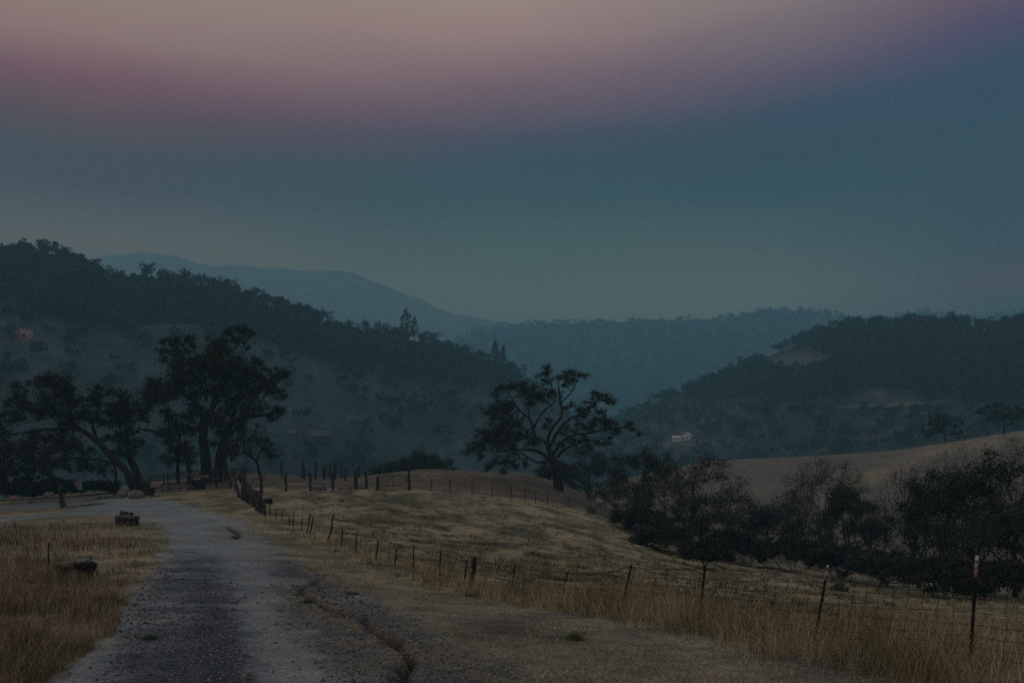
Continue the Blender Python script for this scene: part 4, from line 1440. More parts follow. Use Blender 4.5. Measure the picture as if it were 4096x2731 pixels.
# knoll fence
Zp2 = lambda x, y: ((x / 2.352 + 800) / 4, (y / 2.352 + 1700) / 4)
root = thing('wire_fence', gpy(431, 109), 'thin wire fence crossing the foot of the brown knoll', 'fence')
kp = [(431, 478, 109), (450, 477, 109), (472, 480, 109), (492, 483, 109), (511, 484.5, 108), (525, 488, 108), (535.5, 490.5, 108), (547.5, 493, 108), (569, 497, 107), (590, 504, 107), (609, 511, 106), (628, 520, 104)]
tp = []
for u, vt, Y in kp:
    b = gpy(u, Y)
    b = np.array(b) - [0, 0, .2]
    t = np.array([b[0] + .02, Y, max((VH - vt) * Y / 1000, b[2] + 1.4)])
    a = Acc()
    a.beam(b, t, .085, .085)
    obj('post', a, M['steel'], root)
    tp.append((b, t, Y))
a = Acc()
for f in (.55, .78, .95):
    strandp = [(b, t, 30 + i * 2) for i, (b, t, Y) in enumerate(tp)]
    for (b0, t0, _), (b1, t1, _) in zip(strandp[:-1], strandp[1:]):
        a.tube([b0 + (t0 - b0) * f, (b0 + (t0 - b0) * f + b1 + (t1 - b1) * f) / 2 - [0, 0, .04], b1 + (t1 - b1) * f], .009, 3, cap=False)
obj('wire', a, M['wire'], root)

# old corral: single weathered posts
prng = np.random.default_rng(31)
WG = 'weathered posts of the old corral'


def lone_post(u0, v0, u1, v1, Y, r, label, group=WG):
    b = gpy(u0, Y)
    t = wp(u1, v1, Y)
    a = Acc()
    wood_post(a, np.array(b) - [0, 0, .3], t, r * 1.35, prng)
    o = obj('wooden_post', a, M['wood'], None, smooth=True)
    return tag(o, label, 'post', group)


for x, yt, yb, xb, Y, r, lab in [
    (765, 340, 465, 775, 140, .12, 'leftmost tall corral post, alone against the hazy valley'), (808, 445, 605, 810, 107, .11, 'short dark corral post in front of the leftmost tall one'),
    (572, 455, 610, 578, 104, .12, 'squat post under the small kinked oak'), (968, 340, 465, 978, 138, .17, 'thickest tall corral post, left end of the skyline row'),
    (1092, 340, 500, 1086, 140, .13, 'tall corral post behind the water trough'), (1168, 365, 495, 1168, 141, .12, 'plain corral post to the right of the trough post'),
    (1225, 368, 485, 1220, 143, .10, 'thin corral post left of the thick centre pair'), (1270, 358, 500, 1265, 139, .13, 'thick corral post in the centre of the skyline row'),
    (1333, 365, 490, 1328, 142, .10, 'slim straight corral post right of the centre'), (1372, 400, 520, 1364, 136, .13, 'shorter leaning corral post right of the centre'),
    (1248, 440, 610, 1250, 108, .11, 'front corral post left of the pale planks'), (1465, 415, 615, 1468, 107, .15, 'stout front corral post right of the pale planks'),
    (1502, 365, 500, 1498, 142, .09, 'thin skyline corral post behind the stout front one'), (1563, 430, 590, 1565, 112, .11, 'rightmost front corral post before the barred gate'),
    (1038, 445, 600, 1038, 107, .11, 'front corral post at the left end of the water trough')]:
    u0, _ = Zp2(xb, 0)
    u1, v1 = Zp2(x, yt)
    lone_post(u0, 0, u1, v1, Y, r, lab)
a = Acc()
a.beam(wp(*Zp2(968, 462), 137), wp(*Zp2(1042, 462), 134), .14, .16, .01)
tag(obj('wooden_rail', a, M['wood']), 'short heavy rail fixed low on the thickest corral post', 'rail')
# planks on the ground
for i, (x0, y0, x1, y1, lab) in enumerate([(1285, 572, 1440, 590, 'pale plank lying across the dirt between two front corral posts'), (1300, 588, 1460, 602, 'second pale plank just in front of the first'), (1480, 596, 1560, 600, 'dark plank on the ground beside the stout corral post')]):
    p0, p1 = gpy(Zp2(x0, 0)[0], 110 - i * 1.2), gpy(Zp2(x1, 0)[0], 109 - i * 1.2)
    a = Acc()
    a.beam(np.array(p0) + [0, 0, .12], np.array(p1) + [0, 0, .14], .30, .10, .01)
    tag(obj('plank', a, M['oldwood'] if i < 2 else M['wood']), lab, 'plank')
# water trough
p = gpy(Zp2(1118, 0)[0], 109)
root = thing('water_trough', p, 'long blue-grey metal water trough between two corral posts', 'trough')
a = Acc()
hw = .5 * (1187 - 1050) / 2.352 / 4 * 109 / 1000
for s_ in (-1, 1):
    a.box((-hw, s_ * .36 - .02, .05), (hw, s_ * .36 + .02, .72), c=p)
    a.box((s_ * hw - .02, -.34, .05), (s_ * hw + .02, .34, .72), c=p)
a.box((-hw + .02, -.34, .05), (hw - .02, .34, .12), c=p)
obj('tank', a, M['galv'], root)
a = Acc()
for s_ in (-1, 1):
    a.tube([np.array(p) + [-hw - .03, s_ * .36, .74], np.array(p) + [hw + .03, s_ * .36, .74]], .035, 6)
    a.tube([np.array(p) + [s_ * hw, -.38, .74], np.array(p) + [s_ * hw, .38, .74]], .035, 6)
obj('rim', a, M['gate'], root)


def barred_gate(name, label, pl, pr, h, nb, mids=1, group=None, braces=True, th=.035):
    """tubular gate between two ground points"""
    root = thing(name, pl, label, 'gate', group)
    pl, pr = np.array(pl, float), np.array(pr, float)
    a = Acc()
    z0, z1 = .18, h
    for p_ in (pl, pr):
        a.tube([p_ + [0, 0, z0], p_ + [0, 0, z1]], th, 6)
    a.tube([pl + [0, 0, z1], pr + [0, 0, z1]], th, 6)
    a.tube([pl + [0, 0, z0], pr + [0, 0, z0]], th, 6)
    obj('frame', a, M['gate'], root)
    for i in range(1, nb):
        a = Acc()
        z = z0 + (z1 - z0) * i / nb
        a.tube([pl + [0, 0, z], pr + [0, 0, z]], th * .75, 6)
        obj('bar', a, M['gate'], root)
    for i in range(mids):
        a = Acc()
        q = pl + (pr - pl) * (i + 1) / (mids + 1)
        a.beam(q + [0, -.04, z0], q + [0, -.04, z1], .06, .03)
        obj('upright', a, M['gate'], root)
    if braces:
        a = Acc()
        a.beam(pl + [.02, -.06, z0], (pl + pr) / 2 + [0, -.06, z1], .05, .02)
        obj('brace', a, M['gate'], root)
    return root


pl, pr = gpy(Zp2(1682, 0)[0], 107.5), gpy(Zp2(1958, 0)[0], 107)
barred_gate('farm_gate', 'wide barred metal gate at the foot of the brown knoll', pl, pr, 1.55, 5)
lone_post(Zp2(1668, 0)[0], 0, *Zp2(1668, 478), 107, .12, 'short wooden gate post left of the wide barred gate', 'posts of the wide barred gate')
lone_post(Zp2(1966, 0)[0], 0, *Zp2(1967, 392), 107, .11, 'tall wooden gate post right of the wide barred gate', 'posts of the wide barred gate')

# ---- yard at the road bend
Z7 = lambda x, y: ((x / 4.2764 + 600) / 4, (y / 4.2764 + 1850) / 4)
YF = 116
pl, pr = gpy(205.5, YF), gpy(229, YF - 1)
barred_gate('yard_gate', 'metal yard gate of five rails below the tallest oak', pl, pr, 1.45, 5, mids=1, braces=False, th=.04)
p = gpy(199, YF)
a = Acc()
a.box((-.68, -.05, .05), (.68, .05, 1.15), c=p)
for i in range(4):
    a.box((-.70, -.075, .1 + i * .28), (.70, -.052, .32 + i * .28), c=p)
tag(obj('board_hoarding', a, M['darkbox']), 'dark square board screen left of the metal yard gate', 'board')
for u, vt, Y, r, lab in [(190, 463, YF, .10, 'tall thin post at the left side of the dark board panel'), (216.5, 467, YF + .4, .06, 'thin post rising behind the middle of the yard gate'), (230.5, 469, YF - 1, .14, 'heavy post at the right end of the yard gate'),
                         (168, 468, YF + 2, .07, 'thin grey post behind the boulders'), (236, 472, YF - 4, .12, 'thick post at the start of the post cluster'), (205, 478, YF, .06, 'short post holding the left end of the yard gate')]:
    lone_post(u, 0, u, vt, Y, r, lab, 'posts round the yard gate')
# plank fence left of the gate
root = thing('rail_fence', gpy(162, YF), 'low plank fence closing the yard left of the dark board panel', 'fence')
for u in (162, 171, 180, 188.5):
    a = Acc()
    b = np.array(gpy(u, YF))
    a.beam(b - [0, 0, .2], b + [0, 0, 1.05], .11, .09, .008)
    obj('post', a, M['wood'], root)
for z in (.35, .62, .90):
    a = Acc()
    a.beam(np.array(gpy(161.5, YF)) + [0, -.06, z], np.array(gpy(189, YF)) + [0, -.06, z + .04], .03, .16, .008)
    obj('plank', a, M['oldwood'] if z < .8 else M['wood'], root)
# back rails above the gate
root = thing('rail_fence', gpy(150, 134), 'dark rail fence further back between the oak trunks', 'fence')
for u in (150, 164, 178, 192, 206, 220, 234, 246):
    a = Acc()
    b = np.array(gpy(u, 134))
    wood_post(a, b - [0, 0, .2], b + [0, 0, 1.35], .09, prng)
    obj('post', a, M['wood'], root)
for z in (.5, .85, 1.2):
    a = Acc()
    pp = [np.array(gpy(u, 134)) + [0, 0, z] for u in (149, 164, 178, 192, 206, 220, 234, 247)]
    a.tube(pp, .085, 6)
    obj('rail', a, M['wood'], root)
# logs and slabs
lrng = np.random.default_rng(91)


def log(name, p0, p1, r, mat, label, cat, bendy=.06, n=8, loose=()):
    a = Acc()
    pts = bend(p0, p1, lrng, bendy, 7)
    pts, rr = smooth_path(pts, r * (1 + lrng.normal(0, .12, 7)))
    a.tube(pts, rr, n)
    for q in loose:
        a.tube(bend(pts[len(pts) // 2], np.array(pts[len(pts) // 2]) + q, lrng, .2, 4), [r * .5, r * .35, r * .25, r * .1], 5)
    return tag(obj(name, a, mat, smooth=True), label, cat)


g_ = lambda u, Y, dz: np.array(gpy(u, Y)) + [0, 0, dz]
log('log', g_(188, 125, 1.45), g_(209, 124, .9), .16, M['oldwood'], 'long pale log propped across the rails left of the tallest oak', 'log')
log('log', g_(231, 123, 1.2), g_(243.5, 122, 1.35), .24, M['wood'], 'thick dark log resting above the right end of the yard gate', 'log')
log('log', g_(151, 119, .35), g_(162, 119, .5), .10, M['oldwood'], 'small pale log lying left of the low plank fence', 'log')
log('tree_stump', g_(147.5, 112, -.2), g_(145.5, 112, 1.5), .34, M['bark'], 'dark broken stump at the base of the low leaning oak', 'stump', loose=([-.5, 0, .9], [.6, .1, .5]))
log('tree_stump', g_(151, 111, -.2), g_(152, 111, .9), .30, M['bark'], 'shorter dark stump beside the broken one', 'stump', loose=([.5, 0, .5],))
# driftwood tangle at the corner
a = Acc()
cc = np.array(gpy(239.5, 104))
for i in range(16):
    d = lrng.normal(size=3) * np.array([.75, .4, .55])
    c0 = cc + [lrng.normal(0, .25), lrng.normal(0, .2), 1.5 + lrng.normal(0, .25)]
    a.tube(bend(c0 - d, c0 + d, lrng, .35, 5), [.03, .06, .07, .05, .02], 5)
a.tube(bend(cc - [0, 0, .2], cc + [.1, 0, 1.5], lrng, .1, 5), .10, 6)
tag(obj('dead_branches', a, M['oldwood'], smooth=True), 'tangled ball of dead branches right of the yard gate', 'branches')
a = Acc()
a.beam(g_(243, 99, .1), g_(239, 100, 1.75), .42, .05, .01)
tag(obj('plank', a, M['galv']), 'pale bluish board leaning against the fence corner', 'board')
# dense posts at fence corner
for i, (x, yt, yb) in enumerate([(398, 560, 690), (420, 575, 700), (446, 585, 705), (468, 600, 715), (492, 645, 762), (510, 640, 740), (540, 618, 800), (566, 648, 820), (606, 705, 835)]):
    u = Zp2(x, 0)[0]
    Y = [97, 95, 93, 91, 88, 90, 84, 82, 79][i]
    lab = ['farthest rough post', 'second farthest rough post', 'third rough post', 'fourth rough post', 'short rough post bulging at its foot', 'thin rough post', 'tallest and thickest post', 'split post right behind the tallest one', 'small grey post below the dark feed box'][i]
    lone_post(u, 0, u + .3, Zp2(x, yt)[1], Y, [.11, .11, .12, .10, .13, .09, .16, .12, .07][i], lab + ' in the cluster at the fence corner', 'clustered posts at the fence corner')
for i, (u, vt, Y, r_, lab) in enumerate([(238.2, 474, 101, .10, 'slanting grey post just left of the dead branches'), (241.0, 476, 100, .09, 'dark post inside the tangle of dead branches'), (244.2, 479, 98, .10, 'dark post right of the tangle of dead branches'),
                                        (246.8, 482, 96, .09, 'dark post behind the pale bluish board'), (249.4, 484, 94.5, .10, 'stubby dark post in the gap after the pale board'), (252.8, 488.5, 92, .08, 'narrow dark post before the bulging one'),
                                        (254.8, 489.5, 89, .10, 'leaning dark post after the bulging one'), (258.6, 496, 83, .07, 'thin stake leaning on the tallest post'), (262.5, 500, 81, .06, 'thin stake under the dark feed box')]):
    lone_post(u, 0, u + .25 * (-1) ** i, vt, Y, r_, lab, 'clustered posts at the fence corner')
# dark box on legs
p = wp(266.2, 501, 82)
root = thing('feed_box', gpy(266.2, 82), 'dark slanting feed box on a thin leg beside the clustered posts', 'box')
a = Acc()
v0 = [wp(261, 498.5, 82), wp(271, 497.5, 82), wp(271, 503.6, 82), wp(266, 502.6, 82)]
v1 = [q + [0, .55, 0] for q in v0]
a.add(v0 + v1, [(0, 3, 2, 1), (4, 5, 6, 7), (0, 1, 5, 4), (1, 2, 6, 5), (2, 3, 7, 6), (3, 0, 4, 7)])
obj('box', a, M['darkbox'], root)
a = Acc()
for u in (264.5, 269.5):
    q = wp(u, 502.4, 82.2)
    a.beam([q[0], q[1], gz(q[0], q[1]) - .1], q, .06, .06)
obj('leg', a, M['galv'], root)

# ---- things by the left bend
p = gpy(62, 93)
root = thing('wooden_post', p, 'rusty topped wooden post with a brace standing in the grass by the road bend', 'post')
a = Acc()
wood_post(a, np.array(p) - [0, 0, .3], wp(60.5, 483.5, 93), .19, prng)
obj('upright', a, M['wood'], root, smooth=True)
a = Acc()
a.beam(np.array(p) + [.42, .1, -.1], wp(62.2, 497, 93.1), .12, .10)
obj('brace', a, M['wood'], root)
a = Acc()
a.box((-.17, -.24, 0), (.12, -.19, .95), c=wp(60.9, 494, 93))
obj('face_board', a, varied('rusty_board', [(.035, .022, .016), (.07, .042, .028)], 6), root)
# steel post in the left grass
p = gpy(48.5, 31)
root = thing('steel_post', p, 'lone thin steel post in the russet grass left of the road', 'post')
a = Acc()
t_post(a, np.array(p) - [0, 0, .2], np.array(p) + [0, 0, .98], 1.15)
obj('post', a, M['steel'], root)
a = Acc()
t_post(a, np.array(p) + [0, 0, .98], np.array(p) + [0, 0, 1.10], 1.25)
obj('painted_tip', a, M['white'], root)


def boulder(label, u, Y, w_, h_, seed, mat, name='boulder', flat_top=False, group=None, dz=-.1, cracks=1.0, d_=None):
    rng = np.random.default_rng(seed)
    c = gpy(u, Y)
    n, m_ = 40, 24
    th = np.linspace(0, math.pi, m_)
    ph = np.linspace(0, 2 * math.pi, n, endpoint=False)
    TH, PH = np.meshgrid(th, ph, indexing='ij')
    x, y, z = np.sin(TH) * np.cos(PH), np.sin(TH) * np.sin(PH), np.cos(TH)
    r = 1 + .22 * fbm(x * 1.7 + z + 9 * seed, y * 1.7 + 3 - z, seed, 4) * cracks + .10 * fbm(x * 5 + z * 3, y * 5, seed + 5, 3) * cracks
    for _ in range(9):
        nv = rng.normal(size=3)
        nv /= np.linalg.norm(nv)
        dd = x * nv[0] + y * nv[1] + z * nv[2]
        lim = rng.uniform(.62, .9)
        r = np.where(dd * r > lim, lim / np.maximum(dd, .1), r)
    zz = z * r
    if flat_top:
        zz = np.where(zz > .42, .42 + (zz - .42) * .12, zz)
        ridge = np.abs(zz - .30) < .09
        x, y = np.where(ridge, x * 1.10, x), np.where(ridge, y * 1.1, y)
    D = (d_ or w_ * .7)
    P_ = np.stack([c.x + x * r * w_ / 2, c.y + y * r * D / 2, c.z + dz + (zz + .55) * h_ / 1.4], -1)
    a = Acc()
    i = np.arange(m_ - 1)[:, None] * n
    j = np.arange(n)[None, :]
    jn = (j + 1) % n
    a.add(P_.reshape(-1, 3), np.stack([i + j, i + n + j, i + n + jn, i + jn], -1).reshape(-1, 4))
    return tag(obj(name, a, mat, smooth=False), label, 'rock', group)


# rock near the left edge: two stacked dark slabs
root = thing('rock', gpy(77, 30.5), 'dark cracked rock of leaning slabs sunk in the russet grass near the frame edge', 'rock')


def slab(c, sx, sy, sz, M_, seed):
    rng = np.random.default_rng(seed)
    n = 14
    uu = np.linspace(-1, 1, n)
    a = Acc()
    for ax in range(3):
        for s_ in (-1, 1):
            U, V = np.meshgrid(uu, uu)
            q = np.zeros(U.shape + (3,))
            q[..., ax] = s_
            q[..., (ax + 1) % 3] = U
            q[..., (ax + 2) % 3] = V if s_ > 0 else -V
            q = q / (np.abs(q) ** 5).sum(-1, keepdims=True) ** .2
            nn = fbm(q[..., 0] * 2 + q[..., 2] * 1.3 + seed, q[..., 1] * 2 + q[..., 2], seed, 4)
            q = q * (1 + .17 * nn[..., None] + .05 * fbm(q[..., 0] * 9, q[..., 2] * 9 + q[..., 1] * 5, seed + 3, 2)[..., None])
            q = q * np.array([sx, sy, sz])
            q = q @ np.array(M_).T + np.array(c)
            a.add(q.reshape(-1, 3), grid_faces(n, n))
    return a


def rotm(rx, ry, rz):
    from mathutils import Euler
    return [list(r) for r in Euler((rx, ry, rz)).to_matrix()]


o = obj('slab', slab(wp(77.5, 563.5, 29.5), .40, .36, .11, rotm(.3, -.36, .1), 3), M['palestone'], root, smooth=False)
o = obj('slab', slab(wp(69.5, 571.5, 29.3), .36, .30, .26, rotm(0, -.25, .3), 5), M['stone'], root)
o = obj('slab', slab(wp(86, 568, 29.8), .26, .26, .24, rotm(.1, .25, .2), 8), M['stone'], root)
root = thing('rock', gpy(127.5, 68), 'bowl shaped rock with a pale flat rim and small stones on top', 'rock')
obj('boulder', slab(wp(127.5, 519.8, 68), .70, .5, .34, rotm(0, 0, .1), 12), M['stone'], root)
obj('rim', slab(wp(127.5, 516.4, 68), .70, .54, .13, rotm(0, .03, .0), 14), varied('grey_rim_stone', [(.09, .09, .09), (.17, .165, .16)], 4), root)
obj('top_stone', slab(wp(124, 513.0, 68), .28, .24, .16, rotm(.2, .2, .5), 17), M['stone'], root)
obj('top_stone', slab(wp(130, 513.8, 68.1), .20, .20, .12, rotm(.1, -.3, .2), 19), M['stone'], root)
BG = 'boulders lining the far bend'
boulder('rounded pale boulder left of the largest roadside boulder', 121.5, 108, 1.25, .8, 5, M['palestone'], group=BG)
boulder('largest pale boulder beside the road beneath the leaning oak', 135, 107, 1.85, .95, 7, M['palestone'], group=BG)
boulder('low flat boulder at the left of the pale boulders', 108, 110, 1.6, .5, 9, M['palestone'], group=BG)
boulder('small pale rock between the two sheep', 31, 108, .7, .4, 10, M['palestone'], group=BG)
boulder('flat dark rock seen beyond the second tilted fence post', 838.5, 60, 1.15, .5, 21, M['stone'], dz=-.05)
# leaning pale tub
p = wp(79.5, 489.8, 112)
a = Acc()
top_c, bot_c = wp(77.8, 480.8, 112), wp(80.6, 489.4, 112)
a.tube([bot_c, bot_c + (top_c - bot_c) * .9, top_c], [.26, .40, .43], 14)
a.tube([top_c - (top_c - bot_c) * .04, top_c + (top_c - bot_c) * .03], [.46, .46], 14)
tag(obj('plastic_tub', a, M['plastic'], smooth=False), 'pale tapered plastic tub tilted under the low leaning oak', 'tub')

# dead limb over the field edge
root = thing('fallen_limb', gpy(885, 62), 'dead twisted tree limb arching low over the field edge left of the white tipped post', 'branch')
G4_ = lambda x, y, Y: wp((x / 1.742 + 2800) / 4, (y / 1.742 + 1500) / 4, Y)
a = Acc()
for pts, r0 in [([(1080, 1272), (1150, 1275), (1200, 1310), (1260, 1330), (1330, 1345), (1390, 1385)], .10), ([(1260, 1330), (1235, 1395), (1280, 1440), (1330, 1425), (1375, 1385)], .085), ([(1330, 1345), (1420, 1340), (1500, 1360), (1580, 1350)], .06),
                ([(1280, 1440), (1380, 1445), (1480, 1438)], .05), ([(1200, 1310), (1190, 1250), (1150, 1210)], .05)]:
    P_ = np.array([G4_(x, y, 62 + lrng.normal(0, .3)) for x, y in pts])
    P_, R_ = smooth_path(P_, np.linspace(r0, r0 * .45, len(pts)))
    a.tube(P_, R_, 6)
for i in range(50):
    x, y = lrng.uniform(1080, 1560), lrng.uniform(1260, 1440)
    c = G4_(x, y, 62 + lrng.normal(0, .6))
    a.tube(bend(c, c + lrng.normal(size=3) * [.5, .4, .35], lrng, .3, 4), [.018, .014, .010, .005], 3, cap=False)
obj('limb', a, M['bark'], root, smooth=True)

# ------------------------------------------------------------------ sheep


def sheep(name, label, foot_uv, Y, length, face, seed, grazing=True):
    rng = np.random.default_rng(seed)
    p = gpy(foot_uv[0], Y)
    root = thing(name, p, label, 'sheep', 'sheep grazing at the left bend')
    s = length / 1.1
    f = face
    verts = [(-.42, 0, .60), (-.25, 0, .64), (0, 0, .62), (.28, 0, .63), (.42, 0, .62), (.56, 0, .58 if grazing else .78), (.68, 0, .40 if grazing else .90), (.78, 0, .24 if grazing else .88)]
    rad = [.17, .25, .27, .25, .19, .12, .09, .05]
    edges = [(i, i + 1) for i in range(7)]
    V, Rr, E = list(verts), list(rad), list(edges)
    for x, y in ((-.32, .13), (-.32, -.13), (.30, .12), (.30, -.12)):
        anc = 1 if x < 0 else 3
        k0 = len(V)
        if x < 0:
            V += [(x, y, .50), (x + .02, y, .36), (x - .06, y, .22), (x - .03, y, .02)]
        else:
            V += [(x, y, .48), (x - .01, y, .34), (x + .02, y, .20), (x + .01, y, .02)]
        Rr += [.12, .06, .034, .038]
        E += [(anc, k0), (k0, k0 + 1), (k0 + 1, k0 + 2), (k0 + 2, k0 + 3)]
    k0 = len(V)
    V += [(-.55, 0, .50)]
    Rr += [.04]
    E += [(0, k0)]
    for y in (.12, -.12):
        k0 = len(V)
        hx_, hz_ = verts[6][0], verts[6][2]
        V += [(hx_ - .02, y, hz_ + .02)]
        Rr += [.03]
        E += [(6, k0)]
    me = bpy.data.meshes.new('body')
    ang = rng.uniform(-.3, .3) + (math.pi if f < 0 else 0)
    ca, sa = math.cos(ang), math.sin(ang)
    me.from_pydata([((x * ca - y * sa) * s, (x * sa + y * ca) * s, z * s) for x, y, z in V], E, [])
    me.materials.append(M['wool'])
    o = bpy.data.objects.new('body', me)
    C.objects.link(o)
    o.parent = root
    md = o.modifiers.new('skin', 'SKIN')
    for i, r in enumerate(Rr):
        me.skin_vertices[0].data[i].radius = (r * s, r * s)
    me.skin_vertices[0].data[2].use_root = True
    md.use_smooth_shade = True
    sb = o.modifiers.new('sub', 'SUBSURF')
    sb.levels = sb.render_levels = 2
    # darker muzzle
    a = Acc()
    h0, h1 = np.array(verts[6]), np.array(verts[7])
    q = [(h0 * .35 + h1 * .65), h1, h1 + (h1 - h0) * .35]
    q = np.array([((x * ca - y * sa) * s, (x * sa + y * ca) * s, z * s) for x, y, z in q])
    a.tube(q, [.062 * s, .056 * s, .036 * s], 8)
    m_ = obj('muzzle', a, M['muzzle'], smooth=True)
    m_.parent = root
    return root


sheep('sheep', 'cream sheep facing left at the road edge by the frame border', (14.5, 503), 110, 1.05, -1, 1, grazing=False)
sheep('sheep', 'cream sheep grazing further back beside the rusty topped post', (49, 496), 113, 1.10, -1, 2, grazing=True)
p = gpy(297, 70)

# ------------------------------------------------------------------ far buildings


def gable_house(name, label, c, w_, d_, h_, rh, wall, roof, ridge='x', openings=(), overhang=.4):
    root = thing(name, c, label, 'house')
    a = Acc()
    z0 = -2.5
    a.box((-w_ / 2, -d_ / 2, z0), (w_ / 2, d_ / 2, h_))
    if ridge == 'x':
        for s_ in (-1, 1):
            a.add([(s_ * w_ / 2, -d_ / 2, h_), (s_ * w_ / 2, d_ / 2, h_), (s_ * w_ / 2, 0, h_ + rh)], t=[(0, 1, 2)])
    else:
        for s_ in (-1, 1):
            a.add([(-w_ / 2, s_ * d_ / 2, h_), (w_ / 2, s_ * d_ / 2, h_), (0, s_ * d_ / 2, h_ + rh)], t=[(0, 1, 2)])
    o = obj('wall', a, wall)
    o.parent = root
    a = Acc()
    t_ = .18
    oh = overhang
    if ridge == 'x':
        for s_ in (-1, 1):
            e = (0, s_ * (d_ / 2 + oh), h_ - rh * oh / (d_ / 2))
            v = [(-w_ / 2 - oh, 0, h_ + rh), (w_ / 2 + oh, 0, h_ + rh), (w_ / 2 + oh, e[1], e[2]), (-w_ / 2 - oh, e[1], e[2])]
            v2 = [(x, y, z + t_) for x, y, z in v]
            a.add([(x, y, z + .02) for x, y, z in v] + v2, [(0, 1, 2, 3), (7, 6, 5, 4), (0, 4, 5, 1), (1, 5, 6, 2), (2, 6, 7, 3), (3, 7, 4, 0)])
    else:
        for s_ in (-1, 1):
            e = (s_ * (w_ / 2 + oh), 0, h_ - rh * oh / (w_ / 2))
            v = [(0, -d_ / 2 - oh, h_ + rh), (0, d_ / 2 + oh, h_ + rh), (e[0], d_ / 2 + oh, e[2]), (e[0], -d_ / 2 - oh, e[2])]
            v2 = [(x, y, z + t_) for x, y, z in v]
            a.add([(x, y, z + .02) for x, y, z in v] + v2, [(0, 1, 2, 3), (7, 6, 5, 4), (0, 4, 5, 1), (1, 5, 6, 2), (2, 6, 7, 3), (3, 7, 4, 0)])
    o = obj('roof', a, roof)
    o.parent = root
    for nm, x0, x1, za, zb_ in openings:
        a = Acc()
        a.box((x0, -d_ / 2 - .06, za), (x1, -d_ / 2 + .1, zb_))
        o = obj(nm, a, M['darkgap'])
        o.parent = root
        a = Acc()
        for xx0, xx1, zz0, zz1 in ((x0 - .12, x1 + .12, zb_, zb_ + .12), (x0 - .12, x0, za, zb_), (x1, x1 + .12, za, zb_)):
            a.box((xx0, -d_ / 2 - .10, zz0), (xx1, -d_ / 2 + .08, zz1))
        f = obj('frame', a, wall)
        f.parent = o
    return root


c = HL.at(25, 338.6)
kx = c.y / 1000
h = gable_house('house', 'rosy two storey house with dark openings high on the left hill', c, 12.0 * kx, 5.0, 9.6 * kx, .8 * kx, M['pinkwall'], M['tile'], 'x',
                [('door', -.2 * kx, 2.6 * kx, .3, 4.4 * kx), ('window', -4.6 * kx, -3.0 * kx, 1.6 * kx, 4.6 * kx), ('window', 3.7 * kx, 4.7 * kx, 5.6 * kx, 7.4 * kx), ('window', -4.4 * kx, -3.2 * kx, 6.2 * kx, 8.0 * kx)])
h.rotation_euler.z = .05
c = HL.at(291.5, 436)
kx = c.y / 1000
gable_house('house', 'small pale roofed shed at the left of the two hazy valley buildings', c, 8.4 * kx, 6 * kx, 2.6 * kx, 4.0 * kx, M['greywall'], M['paleroof'], 'x', [('door', -1 * kx, 1 * kx, 0, 2.0 * kx)])
c = HL.at(319, 439)
kx = c.y / 1000
gable_house('house', 'long pale roofed barn in the hazy valley behind the corral posts', c, 27 * kx, 9 * kx, 3.6 * kx, 5.5 * kx, M['greywall'], M['paleroof'], 'x', [('door', -8 * kx, -4 * kx, 0, 2.6 * kx), ('door', 2 * kx, 6 * kx, 0, 2.6 * kx), ('window', 8 * kx, 10 * kx, 1 * kx, 2.4 * kx)])
c = HR.at(687, 439)
kx = c.y / 1000
h = gable_house('house', 'bright white house in the valley at the foot of the right hill', c, 9.5 * kx, 9 * kx, 3.4 * kx, 3.4 * kx, M['whitewall'], M['whitewall'], 'y', [('window', -2.6 * kx, -1.2 * kx, 1 * kx, 2.2 * kx), ('door', 1.0 * kx, 2.2 * kx, 0, 2.3 * kx)])
h.rotation_euler.z = -.5
c2_ = c + Vector((-10.0 * kx, -1, -.2))
gable_house('house', 'low white wing on the left of the bright white house', c2_, 9.5 * kx, 6 * kx, 1.6 * kx, 2.0 * kx, M['whitewall'], M['whitewall'], 'x', [('door', -2 * kx, -.6 * kx, 0, 1.4 * kx)])

# ------------------------------------------------------------------ grass and stones
grng = np.random.default_rng(404)


def blades(X, Y, h, wd, lean, rng, matname, name, label, lying=False):
    n = len(X)
    Z = zfun(X, Y, np.zeros(n)) - .015
    az = rng.uniform(0, 2 * math.pi, n)
    ln = lean * rng.normal(size=(n, 2))
    b = np.stack([X, Y, Z], -1)
    side_ = np.stack([np.cos(az), np.sin(az), np.zeros(n)], -1) * (wd[:, None] / 2)
    if lying:
        d = np.stack([np.cos(az + 1.57), np.sin(az + 1.57), rng.uniform(.02, .25, n)], -1) * h[:, None]
        mid_ = b + d * .5 + np.array([0, 0, .03])
        tip = b + d
    else:
        off = np.stack([ln[:, 0], ln[:, 1], np.zeros(n)], -1) * h[:, None]
        mid_ = b + off * .35 + np.stack([np.zeros(n), np.zeros(n), h * .55], -1)
        tip = b + off + np.stack([np.zeros(n), np.zeros(n), h * rng.uniform(.85, 1, n)], -1)
    v = np.stack([b - side_, b + side_, mid_ + side_ * .75, mid_ - side_ * .75, tip], 1).reshape(-1, 3)
    i = np.arange(n)[:, None] * 5
    a = Acc()
    a.add(v, i + np.array([0, 1, 2, 3]), i + np.array([3, 2, 4]))
    o = obj(name, a, M[matname])
    return tag(o, label, 'grass', kind='stuff')


def cand(n, u0, u1, Y0, Y1, rng, pw=1.0):
    """random ground points, roughly even on the picture rather than on the map"""
    Y = 1 / (1 / Y1 + (1 / Y0 - 1 / Y1) * rng.random(n) ** pw)
    u = rng.uniform(u0, u1, n)
    return (u - UC) * Y / 1000, Y


def road_at(X, Y):
    return soft(X, Y, ROAD, 0.35, 100, 2)


